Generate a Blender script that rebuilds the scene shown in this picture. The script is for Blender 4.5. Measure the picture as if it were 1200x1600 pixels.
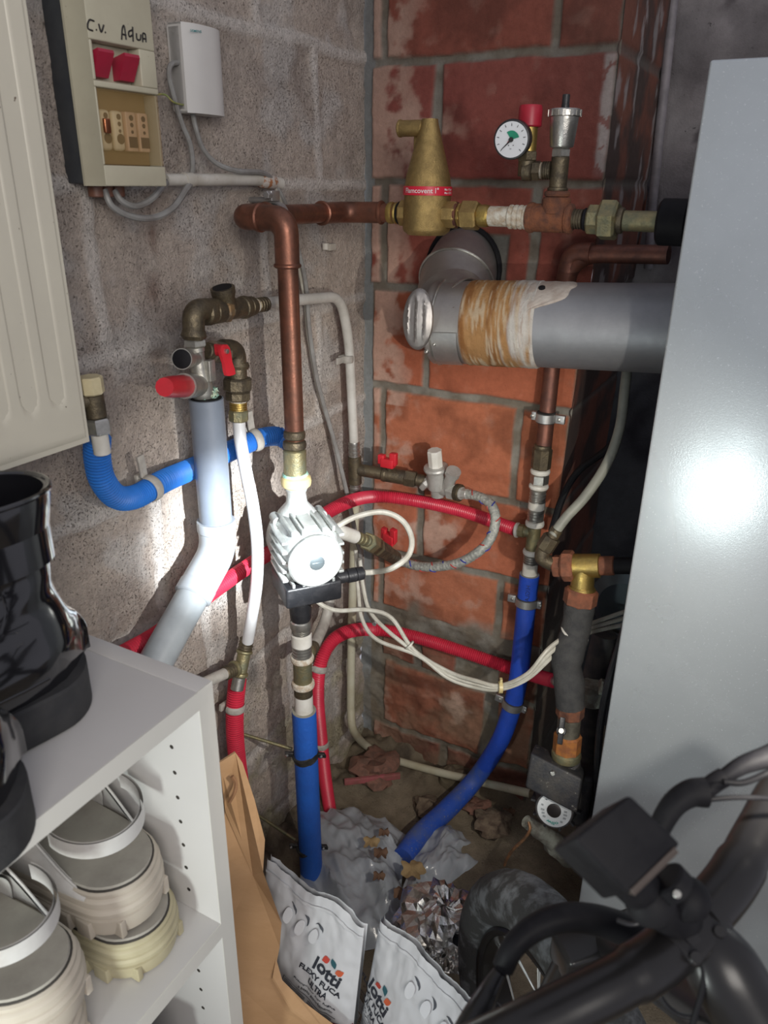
import bpy, bmesh, math, random
from mathutils import Vector as V, Matrix, noise
random.seed(7)
for o in list(bpy.data.objects): bpy.data.objects.remove(o)
C = bpy.context.scene.collection
scn = bpy.context.scene
# ------------------------------------------------------------------ camera
TH = math.radians(23.2); RO = math.radians(.78); H = 1.25; FP = 1200.0
cr, sr = math.cos(RO), math.sin(RO)
CF = V((0, math.cos(TH), -math.sin(TH))); CD = V((0, -math.sin(TH), -math.cos(TH))); CR = V((1, 0, 0))
CAMP = V((0, 0, H))
cam = bpy.data.cameras.new('camera'); co = bpy.data.objects.new('camera', cam); C.objects.link(co)
cam.sensor_fit = 'VERTICAL'; cam.sensor_height = 32; cam.sensor_width = 24; cam.lens = 24; cam.clip_start = .02
X = CR*cr - CD*sr; Y = -(CR*sr + CD*cr); Z_ = -CF
co.matrix_world = Matrix(((X.x, Y.x, Z_.x, 0), (X.y, Y.y, Z_.y, 0), (X.z, Y.z, Z_.z, H), (0, 0, 0, 1)))
cam.dof.use_dof = True; cam.dof.focus_distance = 1.25; cam.dof.aperture_fstop = 8.0
scn.camera = co
scn.view_settings.view_transform = 'Standard'; scn.view_settings.look = 'None'
scn.view_settings.gamma = 1; scn.view_settings.use_curve_mapping = False
scn.view_settings.exposure = 0.12
# ------------------------------------------------------------------ light
w = bpy.data.worlds.new('world'); scn.world = w; w.use_nodes = True
w.node_tree.nodes['Background'].inputs[0].default_value = (.88, .88, 1.0, 1)
w.node_tree.nodes['Background'].inputs[1].default_value = .40
def lamp(kind, name, loc, target, power, col, **k):
    d = bpy.data.lights.new(name, kind); d.energy = power; d.color = col
    for a, b in k.items(): setattr(d, a, b)
    o = bpy.data.objects.new(name, d); C.objects.link(o); o.location = loc
    o.rotation_euler = (V(target)-V(loc)).to_track_quat('-Z', 'Y').to_euler()
    return o
# hand torch beside the camera, unseen broad fill behind the camera for ambient brightness
TP = (.30, .30, 1.03)
lamp('SPOT', 'torch_core_light', TP, (-.20, 1.02, .77), 150, (.90, .96, 1.0), spot_size=math.radians(20), spot_blend=.9, shadow_soft_size=.006)
lamp('SPOT', 'torch_beam_light', TP, (-.10, 1.08, .74), 18, (.95, .97, 1.0), spot_size=math.radians(46), spot_blend=1.0, shadow_soft_size=.006)
lamp('SPOT', 'torch_spill_light', TP, (.04, 1.25, .55), 15, (1.0, .93, .82), spot_size=math.radians(84), spot_blend=.8, shadow_soft_size=.006)
lamp('AREA', 'ambient_fill_light', (.45, -1.3, 1.75), (-.3, 1.1, 1.0), 23, (1.0, .94, .87), shape='RECTANGLE', size=1.0, size_y=.9)
lamp('AREA', 'panel_glint_light', (-.361, .003, .609), (.368, .904, .92), 2.2, (.92, 1.0, .95), shape='ELLIPSE', size=.08, size_y=.13)  # added lamp, placed to put a bright blob on the boiler panel
# ------------------------------------------------------------------ geometry of the place
A_ = math.radians(28.2)
PC = V((-.045, 1.5, 0)); DL = V((math.sin(A_), math.cos(A_), 0)); DR = V((math.cos(A_), -math.sin(A_), 0))
NL = DR.copy(); NR = -DL; UP = V((0, 0, 1))
def ray(px, py):
    u = (px-600)/FP; v = (py-800)/FP
    return CF + CR*(u*cr+v*sr) + CD*(-u*sr+v*cr)
def _pl(px, py, n, d):
    r = ray(px, py); return CAMP + r*((d-n.dot(CAMP))/n.dot(r))
def l(px, py, off=0): return _pl(px, py, NL, NL.dot(PC)+off)      # on the left wall, off metres out
def r_(px, py, off=0): return _pl(px, py, NR, NR.dot(PC)+off)     # on the brick wall, off metres out
def f(px, py, h=0): return _pl(px, py, UP, h)                     # at height h
def zc(px, py, Z): return CAMP + ray(px, py)*Z
def WL(u, off, z): return PC - DL*u + NL*off + UP*z
def WR(s, off, z): return PC + DR*s + NR*off + UP*z
def dep(p): return (p-CAMP).dot(CF)
def R(p, wpx): return wpx/2/FP*dep(p)                             # radius of something wpx wide at p
def mix(a, b, t): return a+(b-a)*t
# ------------------------------------------------------------------ mesh builder
class MB:
    def __init__(s): s.v = []; s.f = []; s.m = []; s.mi = 0; s.col = None
    def add(s, vs, fs):
        o = len(s.v); s.v += [V(p) for p in vs]
        for q in fs: s.f.append([i+o for i in q]); s.m.append(s.mi)
        return s
    def frames(s, pts):
        n = len(pts); T = []
        for i in range(n):
            t = pts[min(i+1, n-1)]-pts[max(i-1, 0)]; T.append(t.normalized() if t.length > 1e-9 else V((0, 0, 1)))
        a = V((0, 0, 1)) if abs(T[0].z) < .9 else V((1, 0, 0))
        n1 = (a-T[0]*a.dot(T[0])).normalized(); out = []
        for t in T:
            n1 = (n1-t*n1.dot(t)).normalized(); out.append((t, n1, t.cross(n1)))
        return out
    def tube(s, pts, rad, n=16, caps=True):
        pts = [V(p) for p in pts]; fr = s.frames(pts); vs = []; fs = []
        for i, p in enumerate(pts):
            rr = rad[i] if isinstance(rad, (list, tuple)) else rad
            for k in range(n):
                a = 2*math.pi*k/n; vs.append(p+fr[i][1]*math.cos(a)*rr+fr[i][2]*math.sin(a)*rr)
        for i in range(len(pts)-1):
            for k in range(n):
                fs.append([i*n+k, i*n+(k+1) % n, (i+1)*n+(k+1) % n, (i+1)*n+k])
        if caps: fs.append(list(range(n))[::-1]); fs.append([(len(pts)-1)*n+k for k in range(n)])
        return s.add(vs, fs)
    def lathe(s, a, b, prof, n=24, up=None, ph=0):
        a = V(a); b = V(b); d = b-a; t = d.normalized()
        u = up or (V((0, 0, 1)) if abs(t.z) < .9 else V((1, 0, 0)))
        n1 = (u-t*u.dot(t)).normalized(); n2 = t.cross(n1); vs = []; fs = []
        for (q, rr) in prof:
            for k in range(n):
                an = 2*math.pi*k/n+ph; vs.append(a+d*q+n1*math.cos(an)*rr+n2*math.sin(an)*rr)
        for i in range(len(prof)-1):
            for k in range(n): fs.append([i*n+k, i*n+(k+1) % n, (i+1)*n+(k+1) % n, (i+1)*n+k])
        fs.append(list(range(n))[::-1]); fs.append([(len(prof)-1)*n+k for k in range(n)])
        return s.add(vs, fs)
    def cyl(s, a, b, r, n=24, c=.12): 
        L = (V(b)-V(a)).length; e = min(.3, c*r/max(L, 1e-6))
        return s.lathe(a, b, [(0, r*.86), (e, r), (1-e, r), (1, r*.86)], n)
    def hexa(s, a, b, r, n=6, ph=.3):
        L = (V(b)-V(a)).length; e = min(.3, .12*r/max(L, 1e-6))
        return s.lathe(a, b, [(0, r*.88), (e, r), (1-e, r), (1, r*.88)], n, ph=ph)
    def box(s, c, ax, ay, az, bev=0):
        # half-extent vectors ax, ay, az; bevel via inset corners
        c = V(c); ax, ay, az = V(ax), V(ay), V(az)
        if bev <= 0:
            vs = [c+ax*i+ay*j+az*k for i in (-1, 1) for j in (-1, 1) for k in (-1, 1)]
            return s.add(vs, [[0, 1, 3, 2], [4, 6, 7, 5], [0, 4, 5, 1], [2, 3, 7, 6], [0, 2, 6, 4], [1, 5, 7, 3]])
        bm = bmesh.new(); L = [ax.length, ay.length, az.length]; n = [ax/L[0], ay/L[1], az/L[2]]
        bmesh.ops.create_cube(bm, size=2)
        for q in bm.verts: q.co = V((q.co.x*L[0], q.co.y*L[1], q.co.z*L[2]))
        bmesh.ops.bevel(bm, geom=bm.edges[:], offset=min(bev, min(L)*.9), segments=3, profile=.5, affect='EDGES')
        bm.verts.index_update()
        vs = [c+n[0]*q.co.x+n[1]*q.co.y+n[2]*q.co.z for q in bm.verts]; fs = [[q.index for q in F.verts] for F in bm.faces]
        if n[0].cross(n[1]).dot(n[2]) < 0: fs = [x[::-1] for x in fs]
        bm.free(); return s.add(vs, fs)
    def grid(s, fn, nu, nv, wrap=False):
        vs = [fn(i/nu, j/nv) for i in range(nu+1) for j in range(nv+1)]
        fs = [[i*(nv+1)+j, (i+1)*(nv+1)+j, (i+1)*(nv+1)+j+1, i*(nv+1)+j+1] for i in range(nu) for j in range(nv)]
        return s.add(vs, fs)
    def slab(s, poly, d):
        # polygon (3-D points, planar or nearly) extruded by vector d
        n = len(poly); poly = [V(p) for p in poly]; d = V(d)
        vs = poly+[p+d for p in poly]
        return s.add(vs, [list(range(n)), [n+i for i in range(n)][::-1]]+[[i, i+n, (i+1) % n+n, (i+1) % n][::-1] for i in range(n)])
    def ball(s, c, r, sx=None, n=12):
        bm = bmesh.new(); bmesh.ops.create_uvsphere(bm, u_segments=n*2, v_segments=n, radius=1)
        M = sx or Matrix.Identity(3); bm.verts.index_update()
        vs = [V(c)+(M @ q.co)*r for q in bm.verts]; fs = [[q.index for q in F.verts] for F in bm.faces]; bm.free()
        return s.add(vs, fs)
def smooth(pts, n=8):
    P = [V(p) for p in pts]; P = [P[0]*2-P[1]]+P+[P[-1]*2-P[-2]]; out = []
    for i in range(1, len(P)-2):
        for k in range(n):
            t = k/n; a, b, c, d = P[i-1:i+3]
            out.append(.5*((2*b)+(c-a)*t+(2*a-5*b+4*c-d)*t*t+(3*b-a-3*c+d)*t**3))
    out.append(P[-2]); return out
def fillet(pts, rad, n=8):
    P = [V(p) for p in pts]; out = [P[0]]
    for i in range(1, len(P)-1):
        a, b, c = P[i-1], P[i], P[i+1]; u = (a-b).normalized(); v = (c-b).normalized()
        q = min(rad, (a-b).length*.49, (c-b).length*.49); p0 = b+u*q; p1 = b+v*q
        for k in range(n+1):
            t = k/n; out.append(p0*(1-t)**2+b*2*t*(1-t)+p1*t*t)
    out.append(P[-1]); return out
def resamp(pts, step):
    out = [pts[0]]; acc = 0; last = pts[0]
    for p in pts[1:]:
        seg = (p-last).length
        while acc+seg >= step and seg > 1e-9:
            last = last+(p-last)*((step-acc)/seg); out.append(last); seg = (p-last).length; acc = 0
        acc += seg; last = p
    out.append(pts[-1]); return out
def corr(mb, pts, r, pitch=.0042, amp=.085, n=14):
    P = resamp(pts, pitch/3); rad = [r*(1+amp*(1 if i % 3 == 0 else (-1 if i % 3 == 2 else .4))) for i in range(len(P))]
    return mb.tube(P, rad, n)
# ------------------------------------------------------------------ objects
def mesh_of(mb, name, org, mats, smooth_=True, ang=35):
    me = bpy.data.meshes.new(name); me.from_pydata([p-org for p in mb.v], [], mb.f)
    for m in mats: me.materials.append(m)
    if len(mats) > 1: me.polygons.foreach_set('material_index', mb.m)
    if smooth_:
        me.polygons.foreach_set('use_smooth', [True]*len(me.polygons)); me.set_sharp_from_angle(angle=math.radians(ang))
    if mb.col:
        at = me.color_attributes.new('Col', 'FLOAT_COLOR', 'POINT')
        at.data.foreach_set('color', [x for c in mb.col for x in (c[0], c[1], c[2], 1)])
    me.validate(); me.update(); return me
class T:
    def __init__(s, name, label, cat, loc, group=None):
        s.o = bpy.data.objects.new(name, None); C.objects.link(s.o); s.o.empty_display_size = .02
        s.loc = V(loc); s.o.location = s.loc; s.o['label'] = label; s.o['category'] = cat
        if group: s.o['group'] = group
    def part(s, name, mb, mat, parent=None, smooth_=True, label=None, ang=35, stuff=False):
        mats = mat if isinstance(mat, list) else [mat]
        o = bpy.data.objects.new(name, mesh_of(mb, name, s.loc, mats, smooth_, ang)); C.objects.link(o)
        o.parent = parent or s.o
        if label: o['label'] = label
        if stuff: o['kind'] = 'stuff'
        return o
def single(name, label, cat, mb, mat, group=None, smooth_=True, stuff=False, ang=35):
    org = V((sum(p.x for p in mb.v)/len(mb.v), sum(p.y for p in mb.v)/len(mb.v), min(p.z for p in mb.v)))
    mats = mat if isinstance(mat, list) else [mat]
    o = bpy.data.objects.new(name, mesh_of(mb, name, org, mats, smooth_, ang)); C.objects.link(o); o.location = org
    o['label'] = label; o['category'] = cat
    if group: o['group'] = group
    if stuff: o['kind'] = 'stuff'
    return o
def struct(name, mb, mat, smooth_=True, parent=None, ang=60):
    o = bpy.data.objects.new(name, mesh_of(mb, name, V((0, 0, 0)), mat if isinstance(mat, list) else [mat], smooth_, ang))
    C.objects.link(o); o['kind'] = 'structure'; o.parent = parent; return o
def stack(t, a, b, specs, parent=None):
    # specs: (part name, material, from, to (fractions a-b), radius, kind, label)
    a = V(a); b = V(b); out = []
    for sp in specs:
        nm, mt, q0, q1, rr, kd = sp[:6]; lb = sp[6] if len(sp) > 6 else None
        m = MB(); p, q = mix(a, b, q0), mix(a, b, q1)
        if kd == 'h': m.hexa(p, q, rr)
        elif kd == 'c': m.cyl(p, q, rr)
        elif kd == 'rib':
            k = 4; pr = [(0, rr*.85)]
            for i in range(k): pr += [((i+.15)/k, rr*.9), ((i+.3)/k, rr), ((i+.7)/k, rr), ((i+.85)/k, rr*.9)]
            m.lathe(p, q, pr+[(1, rr*.85)], 24)
        elif kd == 'r': m.lathe(p, q, [(0, rr*.8), (.15, rr*.95), (.5, rr), (.85, rr*.95), (1, rr*.8)], 24)
        elif kd == 'oct': m.hexa(p, q, rr, 8)
        out.append(t.part(nm, m, mt, parent, label=lb, ang=30))
    return out
# ------------------------------------------------------------------ materials
def mat(name, c1, c2=None, sc=25, lo=.42, hi=.6, rough=.5, rough2=None, metal=0, bump=0, bsc=120, spk=None, spks=300, spkt=.66, alpha=1, detail=6, coat=0, trans=0, stretch=None, spec=.5):
    m = bpy.data.materials.new(name); m.use_nodes = True; N = m.node_tree.nodes; K = m.node_tree.links
    b = N['Principled BSDF']; b.inputs['Metallic'].default_value = metal; b.inputs['Roughness'].default_value = rough
    b.inputs['Coat Weight'].default_value = coat; b.inputs['Coat Roughness'].default_value = .08
    b.inputs['Specular IOR Level'].default_value = spec; b.inputs['Alpha'].default_value = alpha; b.inputs['Transmission Weight'].default_value = trans
    tc = N.new('ShaderNodeTexCoord'); src = tc.outputs['Object']
    if stretch:
        mp = N.new('ShaderNodeMapping'); mp.inputs['Scale'].default_value = stretch; K.new(src, mp.inputs[0]); src = mp.outputs[0]
    c2 = c2 or tuple(x*.8 for x in c1)
    def ns(scale, d=detail):
        n = N.new('ShaderNodeTexNoise'); n.inputs['Scale'].default_value = scale; n.inputs['Detail'].default_value = d
        n.inputs['Roughness'].default_value = .62; K.new(src, n.inputs['Vector']); return n
    def rmp(n, a, bb, ca=(0, 0, 0, 1), cb=(1, 1, 1, 1)):
        q = N.new('ShaderNodeValToRGB'); q.color_ramp.elements[0].position = a; q.color_ramp.elements[1].position = bb
        q.color_ramp.elements[0].color = ca; q.color_ramp.elements[1].color = cb; K.new(n.outputs[0], q.inputs[0]); return q
    n1 = ns(sc); r1 = rmp(n1, lo, hi, (*c1, 1), (*c2, 1)); colo = r1.outputs[0]
    if spk:
        n2 = ns(spks, 2); r2 = rmp(n2, spkt, spkt+.04); mx = N.new('ShaderNodeMixRGB'); mx.inputs[2].default_value = (*spk, 1)
        K.new(r2.outputs[0], mx.inputs[0]); K.new(colo, mx.inputs[1]); colo = mx.outputs[0]
    K.new(colo, b.inputs['Base Color'])
    if rough2 is not None:
        mr = N.new('ShaderNodeMapRange'); mr.inputs[1].default_value = lo; mr.inputs[2].default_value = hi
        mr.inputs[3].default_value = rough; mr.inputs[4].default_value = rough2; K.new(n1.outputs[0], mr.inputs[0]); K.new(mr.outputs[0], b.inputs['Roughness'])
    if bump:
        n3 = ns(bsc, 4); bp = N.new('ShaderNodeBump'); bp.inputs['Strength'].default_value = bump; bp.inputs['Distance'].default_value = .002
        K.new(n3.outputs[0], bp.inputs['Height']); K.new(bp.outputs[0], b.inputs['Normal'])
    return m
def wallmat(name, sc1, dark, pore, bump, psc=95, plo=.60, grain=.25):
    m = bpy.data.materials.new(name); m.use_nodes = True; N = m.node_tree.nodes; K = m.node_tree.links
    b = N['Principled BSDF']; b.inputs['Roughness'].default_value = .93; b.inputs['Specular IOR Level'].default_value = .2
    tc = N.new('ShaderNodeTexCoord'); src = tc.outputs['Object']
    at = N.new('ShaderNodeVertexColor'); at.layer_name = 'Col'
    def ns(scale, d=8, ro=.65):
        n = N.new('ShaderNodeTexNoise'); n.inputs['Scale'].default_value = scale; n.inputs['Detail'].default_value = d; n.inputs['Roughness'].default_value = ro; K.new(src, n.inputs['Vector']); return n
    g = ns(sc1); mr = N.new('ShaderNodeMapRange'); mr.inputs[1].default_value = .3; mr.inputs[2].default_value = .7; mr.inputs[3].default_value = 1-grain; mr.inputs[4].default_value = 1+grain
    K.new(g.outputs[0], mr.inputs[0]); mu = N.new('ShaderNodeMixRGB'); mu.blend_type = 'MULTIPLY'; mu.inputs[0].default_value = 1
    K.new(at.outputs[0], mu.inputs[1]); K.new(mr.outputs[0], mu.inputs[2])
    p = ns(psc, 3, .7); rp = N.new('ShaderNodeValToRGB'); rp.color_ramp.elements[0].position = plo; rp.color_ramp.elements[1].position = plo+.06
    p2 = ns(11, 4); pm = N.new('ShaderNodeMath'); pm.operation = 'MULTIPLY_ADD'; pm.inputs[1].default_value = .22; K.new(p2.outputs[0], pm.inputs[0])
    sb = N.new('ShaderNodeMath'); sb.operation = 'SUBTRACT'; sb.inputs[1].default_value = .11; K.new(p.outputs[0], sb.inputs[0]); K.new(sb.outputs[0], pm.inputs[2])
    K.new(pm.outputs[0], rp.inputs[0])
    mx = N.new('ShaderNodeMixRGB'); mx.inputs[2].default_value = (*dark, 1)
    ml = N.new('ShaderNodeMath'); ml.operation = 'MULTIPLY'; ml.inputs[1].default_value = pore; K.new(rp.outputs[0], ml.inputs[0]); K.new(ml.outputs[0], mx.inputs[0])
    K.new(mu.outputs[0], mx.inputs[1]); K.new(mx.outputs[0], b.inputs['Base Color'])
    h = N.new('ShaderNodeMath'); h.operation = 'MULTIPLY_ADD'; h.inputs[1].default_value = -.8; K.new(rp.outputs[0], h.inputs[0])
    n4 = ns(230, 5, .7); K.new(n4.outputs[0], h.inputs[2])
    bp = N.new('ShaderNodeBump'); bp.inputs['Strength'].default_value = bump; bp.inputs['Distance'].default_value = .006
    K.new(h.outputs[0], bp.inputs['Height']); K.new(bp.outputs[0], b.inputs['Normal'])
    return m
COPPER = mat('copper', (.27, .115, .075), (.14, .07, .05), 30, .38, .66, .36, .5, .75, .15, 200)
COPPERD = mat('copper_dark', (.20, .085, .06), (.12, .06, .05), 40, .4, .65, .45, .6, .7, .15, 200)
COPPERB = mat('copper_bright', (.62, .25, .12), (.36, .14, .08), 40, .4, .6, .25, .4, 1)
BRASS = mat('brass', (.50, .36, .11), (.33, .24, .09), 45, .4, .65, .36, .5, .9, .25, 350)
BRASSC = mat('cast_brass', (.42, .30, .12), (.30, .215, .09), 60, .4, .62, .42, .55, .85, .5, 700)
BRASSD = mat('tarnished_brass', (.17, .14, .09), (.09, .075, .055), 60, .4, .62, .42, .6, .75, .4, 300)
BRASSG = mat('greenish_brass', (.30, .26, .14), (.20, .20, .13), 60, .4, .62, .42, .6, .7, .4, 300)
NICKEL = mat('nickel', (.55, .54, .50), (.36, .36, .34), 50, .4, .62, .28, .42, .9, .2, 300)
STEEL = mat('galvanised_steel', (.60, .60, .58), (.42, .42, .42), 22, .35, .66, .38, .5, .9, .1, 200)
RUST = mat('rust', (.23, .085, .04), (.11, .05, .035), 60, .38, .62, .85, .95, .1, .9, 260)
RUSTP = mat('red_primer_iron', (.24, .085, .045), (.15, .06, .035), 60, .4, .6, .75, .85, .1, .5, 260)
VERDI = mat('verdigris', (.25, .50, .42), (.45, .52, .38), 120, .4, .6, .9, bump=.8, bsc=400)
LIME = mat('limescale', (.62, .60, .52), (.40, .30, .20), 90, .4, .65, .9, bump=.9, bsc=300)
WHITE = mat('white_plastic', (.66, .65, .60), (.52, .50, .44), 30, .4, .7, .4, bump=.05)
WHITED = mat('aged_white_paint', (.55, .53, .48), (.42, .39, .33), 22, .4, .68, .5, spk=(.16, .11, .08), spks=260, spkt=.70)
CREAM = mat('cream_plastic', (.62, .52, .26), (.50, .40, .19), 40, .4, .6, .4)
PIPEW = mat('dusty_white_pipe', (.56, .55, .51), (.42, .41, .37), 18, .4, .66, .4, spk=(.2, .16, .12), spks=300, spkt=.71)
PIPEY = mat('yellowed_pipe', (.50, .49, .38), (.40, .36, .24), 12, .4, .66, .45, spk=(.2, .16, .12), spks=300, spkt=.70)
GREYC = mat('grey_cable', (.27, .27, .26), (.20, .19, .18), 30, .4, .6, .45)
CABLEW = mat('white_cable', (.50, .49, .43), (.38, .36, .30), 40, .4, .66, .45)
PVC_LIT = mat('torchlit_grey_pvc', (.34, .37, .39), (.28, .31, .33), 14, .4, .6, .34)  # torch light on the leaning pipe painted in as a paler grey
PVC = mat('grey_pvc', (.20, .235, .29), (.175, .205, .25), 14, .4, .6, .38)
CLIP = mat('grey_clip', (.40, .38, .34), (.31, .29, .26), 60, .4, .6, .55)
REDC = mat('red_conduit', (.60, .03, .065), (.50, .025, .055), 20, .4, .6, .38, spk=(.6, .4, .4), spks=240, spkt=.74)
BLUEC = mat('blue_conduit', (.03, .19, .62), (.03, .16, .52), 20, .4, .6, .38)
BLUEI = mat('blue_foam', (.015, .07, .50), (.015, .06, .40), 20, .4, .62, .5, bump=.5, bsc=160, spk=(.2, .26, .5), spks=250, spkt=.72)
BLUED = mat('dusty_blue_foam', (.02, .075, .40), (.08, .11, .22), 18, .45, .72, .6, bump=.3, spk=(.2, .2, .2), spks=220, spkt=.66)
REDP = mat('red_plastic', (.60, .02, .035), (.50, .02, .03), 30, .4, .6, .38)
REDS = mat('dull_red_switch', (.36, .015, .045), (.30, .015, .04), 30, .4, .6, .4)
BLACK = mat('black_plastic', (.016, .017, .02), (.03, .03, .033), 50, .45, .65, .4, bump=.2, bsc=300)
BLACKM = mat('matt_black', (.008, .008, .010), (.013, .013, .015), 50, .4, .6, .55, rough2=.65, spec=.15)
FOAMB = mat('black_foam', (.035, .036, .038), (.055, .055, .055), 60, .4, .6, .9, bump=1.0, bsc=380)
RUBBER = mat('rubber', (.022, .022, .022), (.045, .044, .042), 60, .4, .65, .8, bump=.4, bsc=300)
# ------------------------------------------------------------------ room shell
def nz(x, y, z, s, o=4): return noise.fractal(V((x, y, z))*s, 1.0, 2.0, o)
def sst(a, b, x): 
    t = max(0, min(1, (x-a)/(b-a))); return t*t*(3-2*t)
def lerp3(a, b, t): return tuple(a[i]+(b[i]-a[i])*t for i in range(3))
JZ = [1.638, 1.442, 1.246, 1.05, .854, .658, .462, .266, .07, -.13]
JU = {0: [.30, .69], 1: [.149, .54], 2: [.30, .636], 3: [.16, .52], 4: [.245, .585], 5: [.12, .50], 6: [.28, .66], 7: [.12, .5], 8: [.28, .62]}
def leftwall():
    m = MB(); cols = []; U0, U1, Z0, Z1 = -.005, 1.35, -.02, 1.72; nu, nv = 250, 330
    def fn(a, b):
        u = U0+(U1-U0)*a; z = Z0+(Z1-Z0)*b
        uw = u+nz(u, 3, z, 9)*.006; zw = z+nz(u, 7, z, 8)*.006
        jd = min(abs(zw-q) for q in JZ); row = sum(1 for q in JZ if q > zw)-1
        vd = min([abs(uw-q) for q in JU.get(row, [])]+[1])
        vd = min([vd]+[abs(uw-q-.39*k) for q in JU.get(row, [])[-1:] for k in (1, 2)])
        j = 1-sst(.006, .012, min(jd, vd*1.0))
        low = sst(.55, .15, z)
        d = nz(u, 0, z, 26, 5)*.0028+nz(u, 5, z, 5, 3)*.004+nz(u, 9, z, 90, 2)*.0009
        d = d*(1-.6*j) + (.0038 if z > .75 else -.004)*j
        d += -max(0, nz(u, 11, z, 14, 3)-.25)*.02*(.4+low)
        c = (.53, .455, .395)
        c = lerp3(c, (.35, .305, .275), .6*sst(-.1, .6, nz(u, 21, z, 7, 5)))
        c = lerp3(c, (.58, .56, .54), sst(.05, .5, nz(u, 33, z, 10, 4))*.6)
        c = lerp3(c, (.68, .64, .60), j*.75)
        c = lerp3(c, (.42, .38, .25), low*sst(-.1, .4, nz(u, 40, z, 12, 4))*.8)
        # damp brown streak in the upper middle, darker patch by the tee fitting
        c = lerp3(c, (.24, .15, .115), .6*math.exp(-((u-.53-(1.2-z)*.1)/.012)**2)*sst(.98, 1.12, z)*sst(1.30, 1.18, z)*(.5+nz(u, 2, z, 30)))
        c = lerp3(c, (.17, .15, .15), .65*math.exp(-((u-.52)/.05)**2-((z-1.06)/.045)**2))
        c = lerp3(c, (.12, .12, .12), .7*math.exp(-((u-.395)/.02)**2-((z-.44)/.03)**2))
        cols.append(c); return WL(u, d, z)
    m.grid(fn, nu, nv); m.col = cols
    return m
ROWS = [(1.62, 1.442, [(.016, .031), (.043, .325), (.337, .428)]),
        (1.430, 1.258, [(.016, .134), (.149, .428)]),
        (1.246, 1.080, [(.016, .035), (.050, .316), (.333, .43)]),
        (1.066, .891, [(.022, .128), (.142, .42)]),
        (.876, .701, [(.022, .037), (.050, .317), (.332, .415)]),
        (.687, .536, [(.024, .127), (.142, .413)]),
        (.522, .395, [(.024, .037), (.050, .309), (.324, .41)]),
        (.345, .262, [(.05, .13), (.15, .23), (.33, .41)]),
        (.247, .085, [(.055, .30), (.335, .41)]),
        (.07, -.05, [(.03, .2), (.22, .41)])]
BC = [(.25, .07, .048), (.25, .068, .055), (.28, .082, .06), (.40, .125, .068), (.42, .145, .078), (.42, .14, .078), (.43, .16, .09), (.26, .10, .07), (.30, .12, .075), (.25, .11, .08)]  # upper courses darker: light fall-off partly put into the brick colour
def brickwall():
    m = MB(); cols = []; S0, S1, Z0, Z1 = -.005, .431, -.02, 1.66; nu, nv = 150, 540
    def fn(a, b):
        s = S0+(S1-S0)*a; z = Z0+(Z1-Z0)*b
        edge = .431-.018*sst(1.3, .6, z)
        s = S0+(edge-S0)*a
        sw = s+nz(s, 1, z, 14)*.0035; zw = z+nz(s, 4, z, 12)*.004
        best = -1; bi = 0; bk = 0
        for i, (zt, zb, cs) in enumerate(ROWS):
            if zb-.01 < zw < zt+.01:
                for k, (p, q) in enumerate(cs):
                    e = min(zw-zb, zt-zw, sw-p, q-sw)
                    if e > best: best = e; bi = i; bk = k
        inb = sst(-.0015, .0025, best)
        rough = sst(.42, .34, z)
        # thick smeared mortar under the fifth course
        sm = sst(.0, .14, .10+nz(s, 15, z, 12)*.12 - abs(z-.385)*2.2) * sst(.08, .12, s)*sst(.36, .33, s)
        flue = sst(.008, .0, max(abs(s-.215)-.062, abs(z-1.105)-.062))
        inb *= (1-sm)*(1-flue)
        d = -.0055*(1-inb)+nz(s, 0, z, 30, 5)*.0012*(1+2.5*rough)+nz(s, 6, z, 7, 3)*.0035*(1+rough*2)
        d += sm*.006
        c = BC[bi]; t = noise.noise(V((bi*3.7, bk*5.1, 2.2))); c = tuple(x*(1+.18*t) for x in c)
        c = lerp3(c, tuple(x*.62 for x in c), sst(-.1, .5, nz(s, 17, z, 9, 5)))
        if bk == 0 and bi in (0,): c = (.36, .24, .2)
        # pale salts bloom
        wl = max(sst(.16, .02, s)*(.9 if z > .85 else .5), sst(.12, .0, abs(s-.17)+abs(z-.60)*1.3)*1.1, .55*sst(.1, 0, abs(s-.08)+abs(z-.76)),
                 .6*sst(.12, 0, abs(s-.12)+abs(z-.44)), .8*sst(.1, 0, abs(s-.24)+abs(z-.19)), .35*sst(.12, 0, abs(s-.26)+abs(z-.46)), .95*sst(.12, .0, abs(s-.09)*.8+abs(z-1.33)), .12)
        e = sst(.42, .62, .5*wl+.28+nz(s, 23, z, 28, 6)*.33)*min(1, wl*1.5)
        c = lerp3(c, (.50, .34, .27), e*.85)
        mc = lerp3((.17, .15, .12), (.24, .23, .20), sst(-.2, .4, nz(s, 8, z, 16)))
        if s < .02: mc = (.22, .235, .235)
        c = lerp3(mc, c, inb)
        c = lerp3(c, (.13, .13, .12), flue*.8)
        c = lerp3(c, (.20, .16, .11), rough*.45*sst(-.3, .4, nz(s, 50, z, 10)))
        # white paint smear at the outer upper corner
        pe = .423+nz(s, 2, z, 20)*.004
        pm = sst(.012, .004, abs(s-pe+.002))*sst(1.255, 1.27, z)*sst(1.433, 1.425, z)*(1 if nz(s, 5, z, 40)>-.25 else .2)
        c = lerp3(c, (.50, .47, .46), pm*.85)
        # torch fall-off painted in: darker towards the top and outer upper edge
        c = lerp3(c, (.05, .035, .03), .35*sst(1.12, 1.5, z)+.25*sst(.28, .42, s)*sst(.95, 1.15, z))
        cols.append(c); return WR(s, d, z)
    m.grid(fn, nu, nv); m.col = cols; return m
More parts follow.
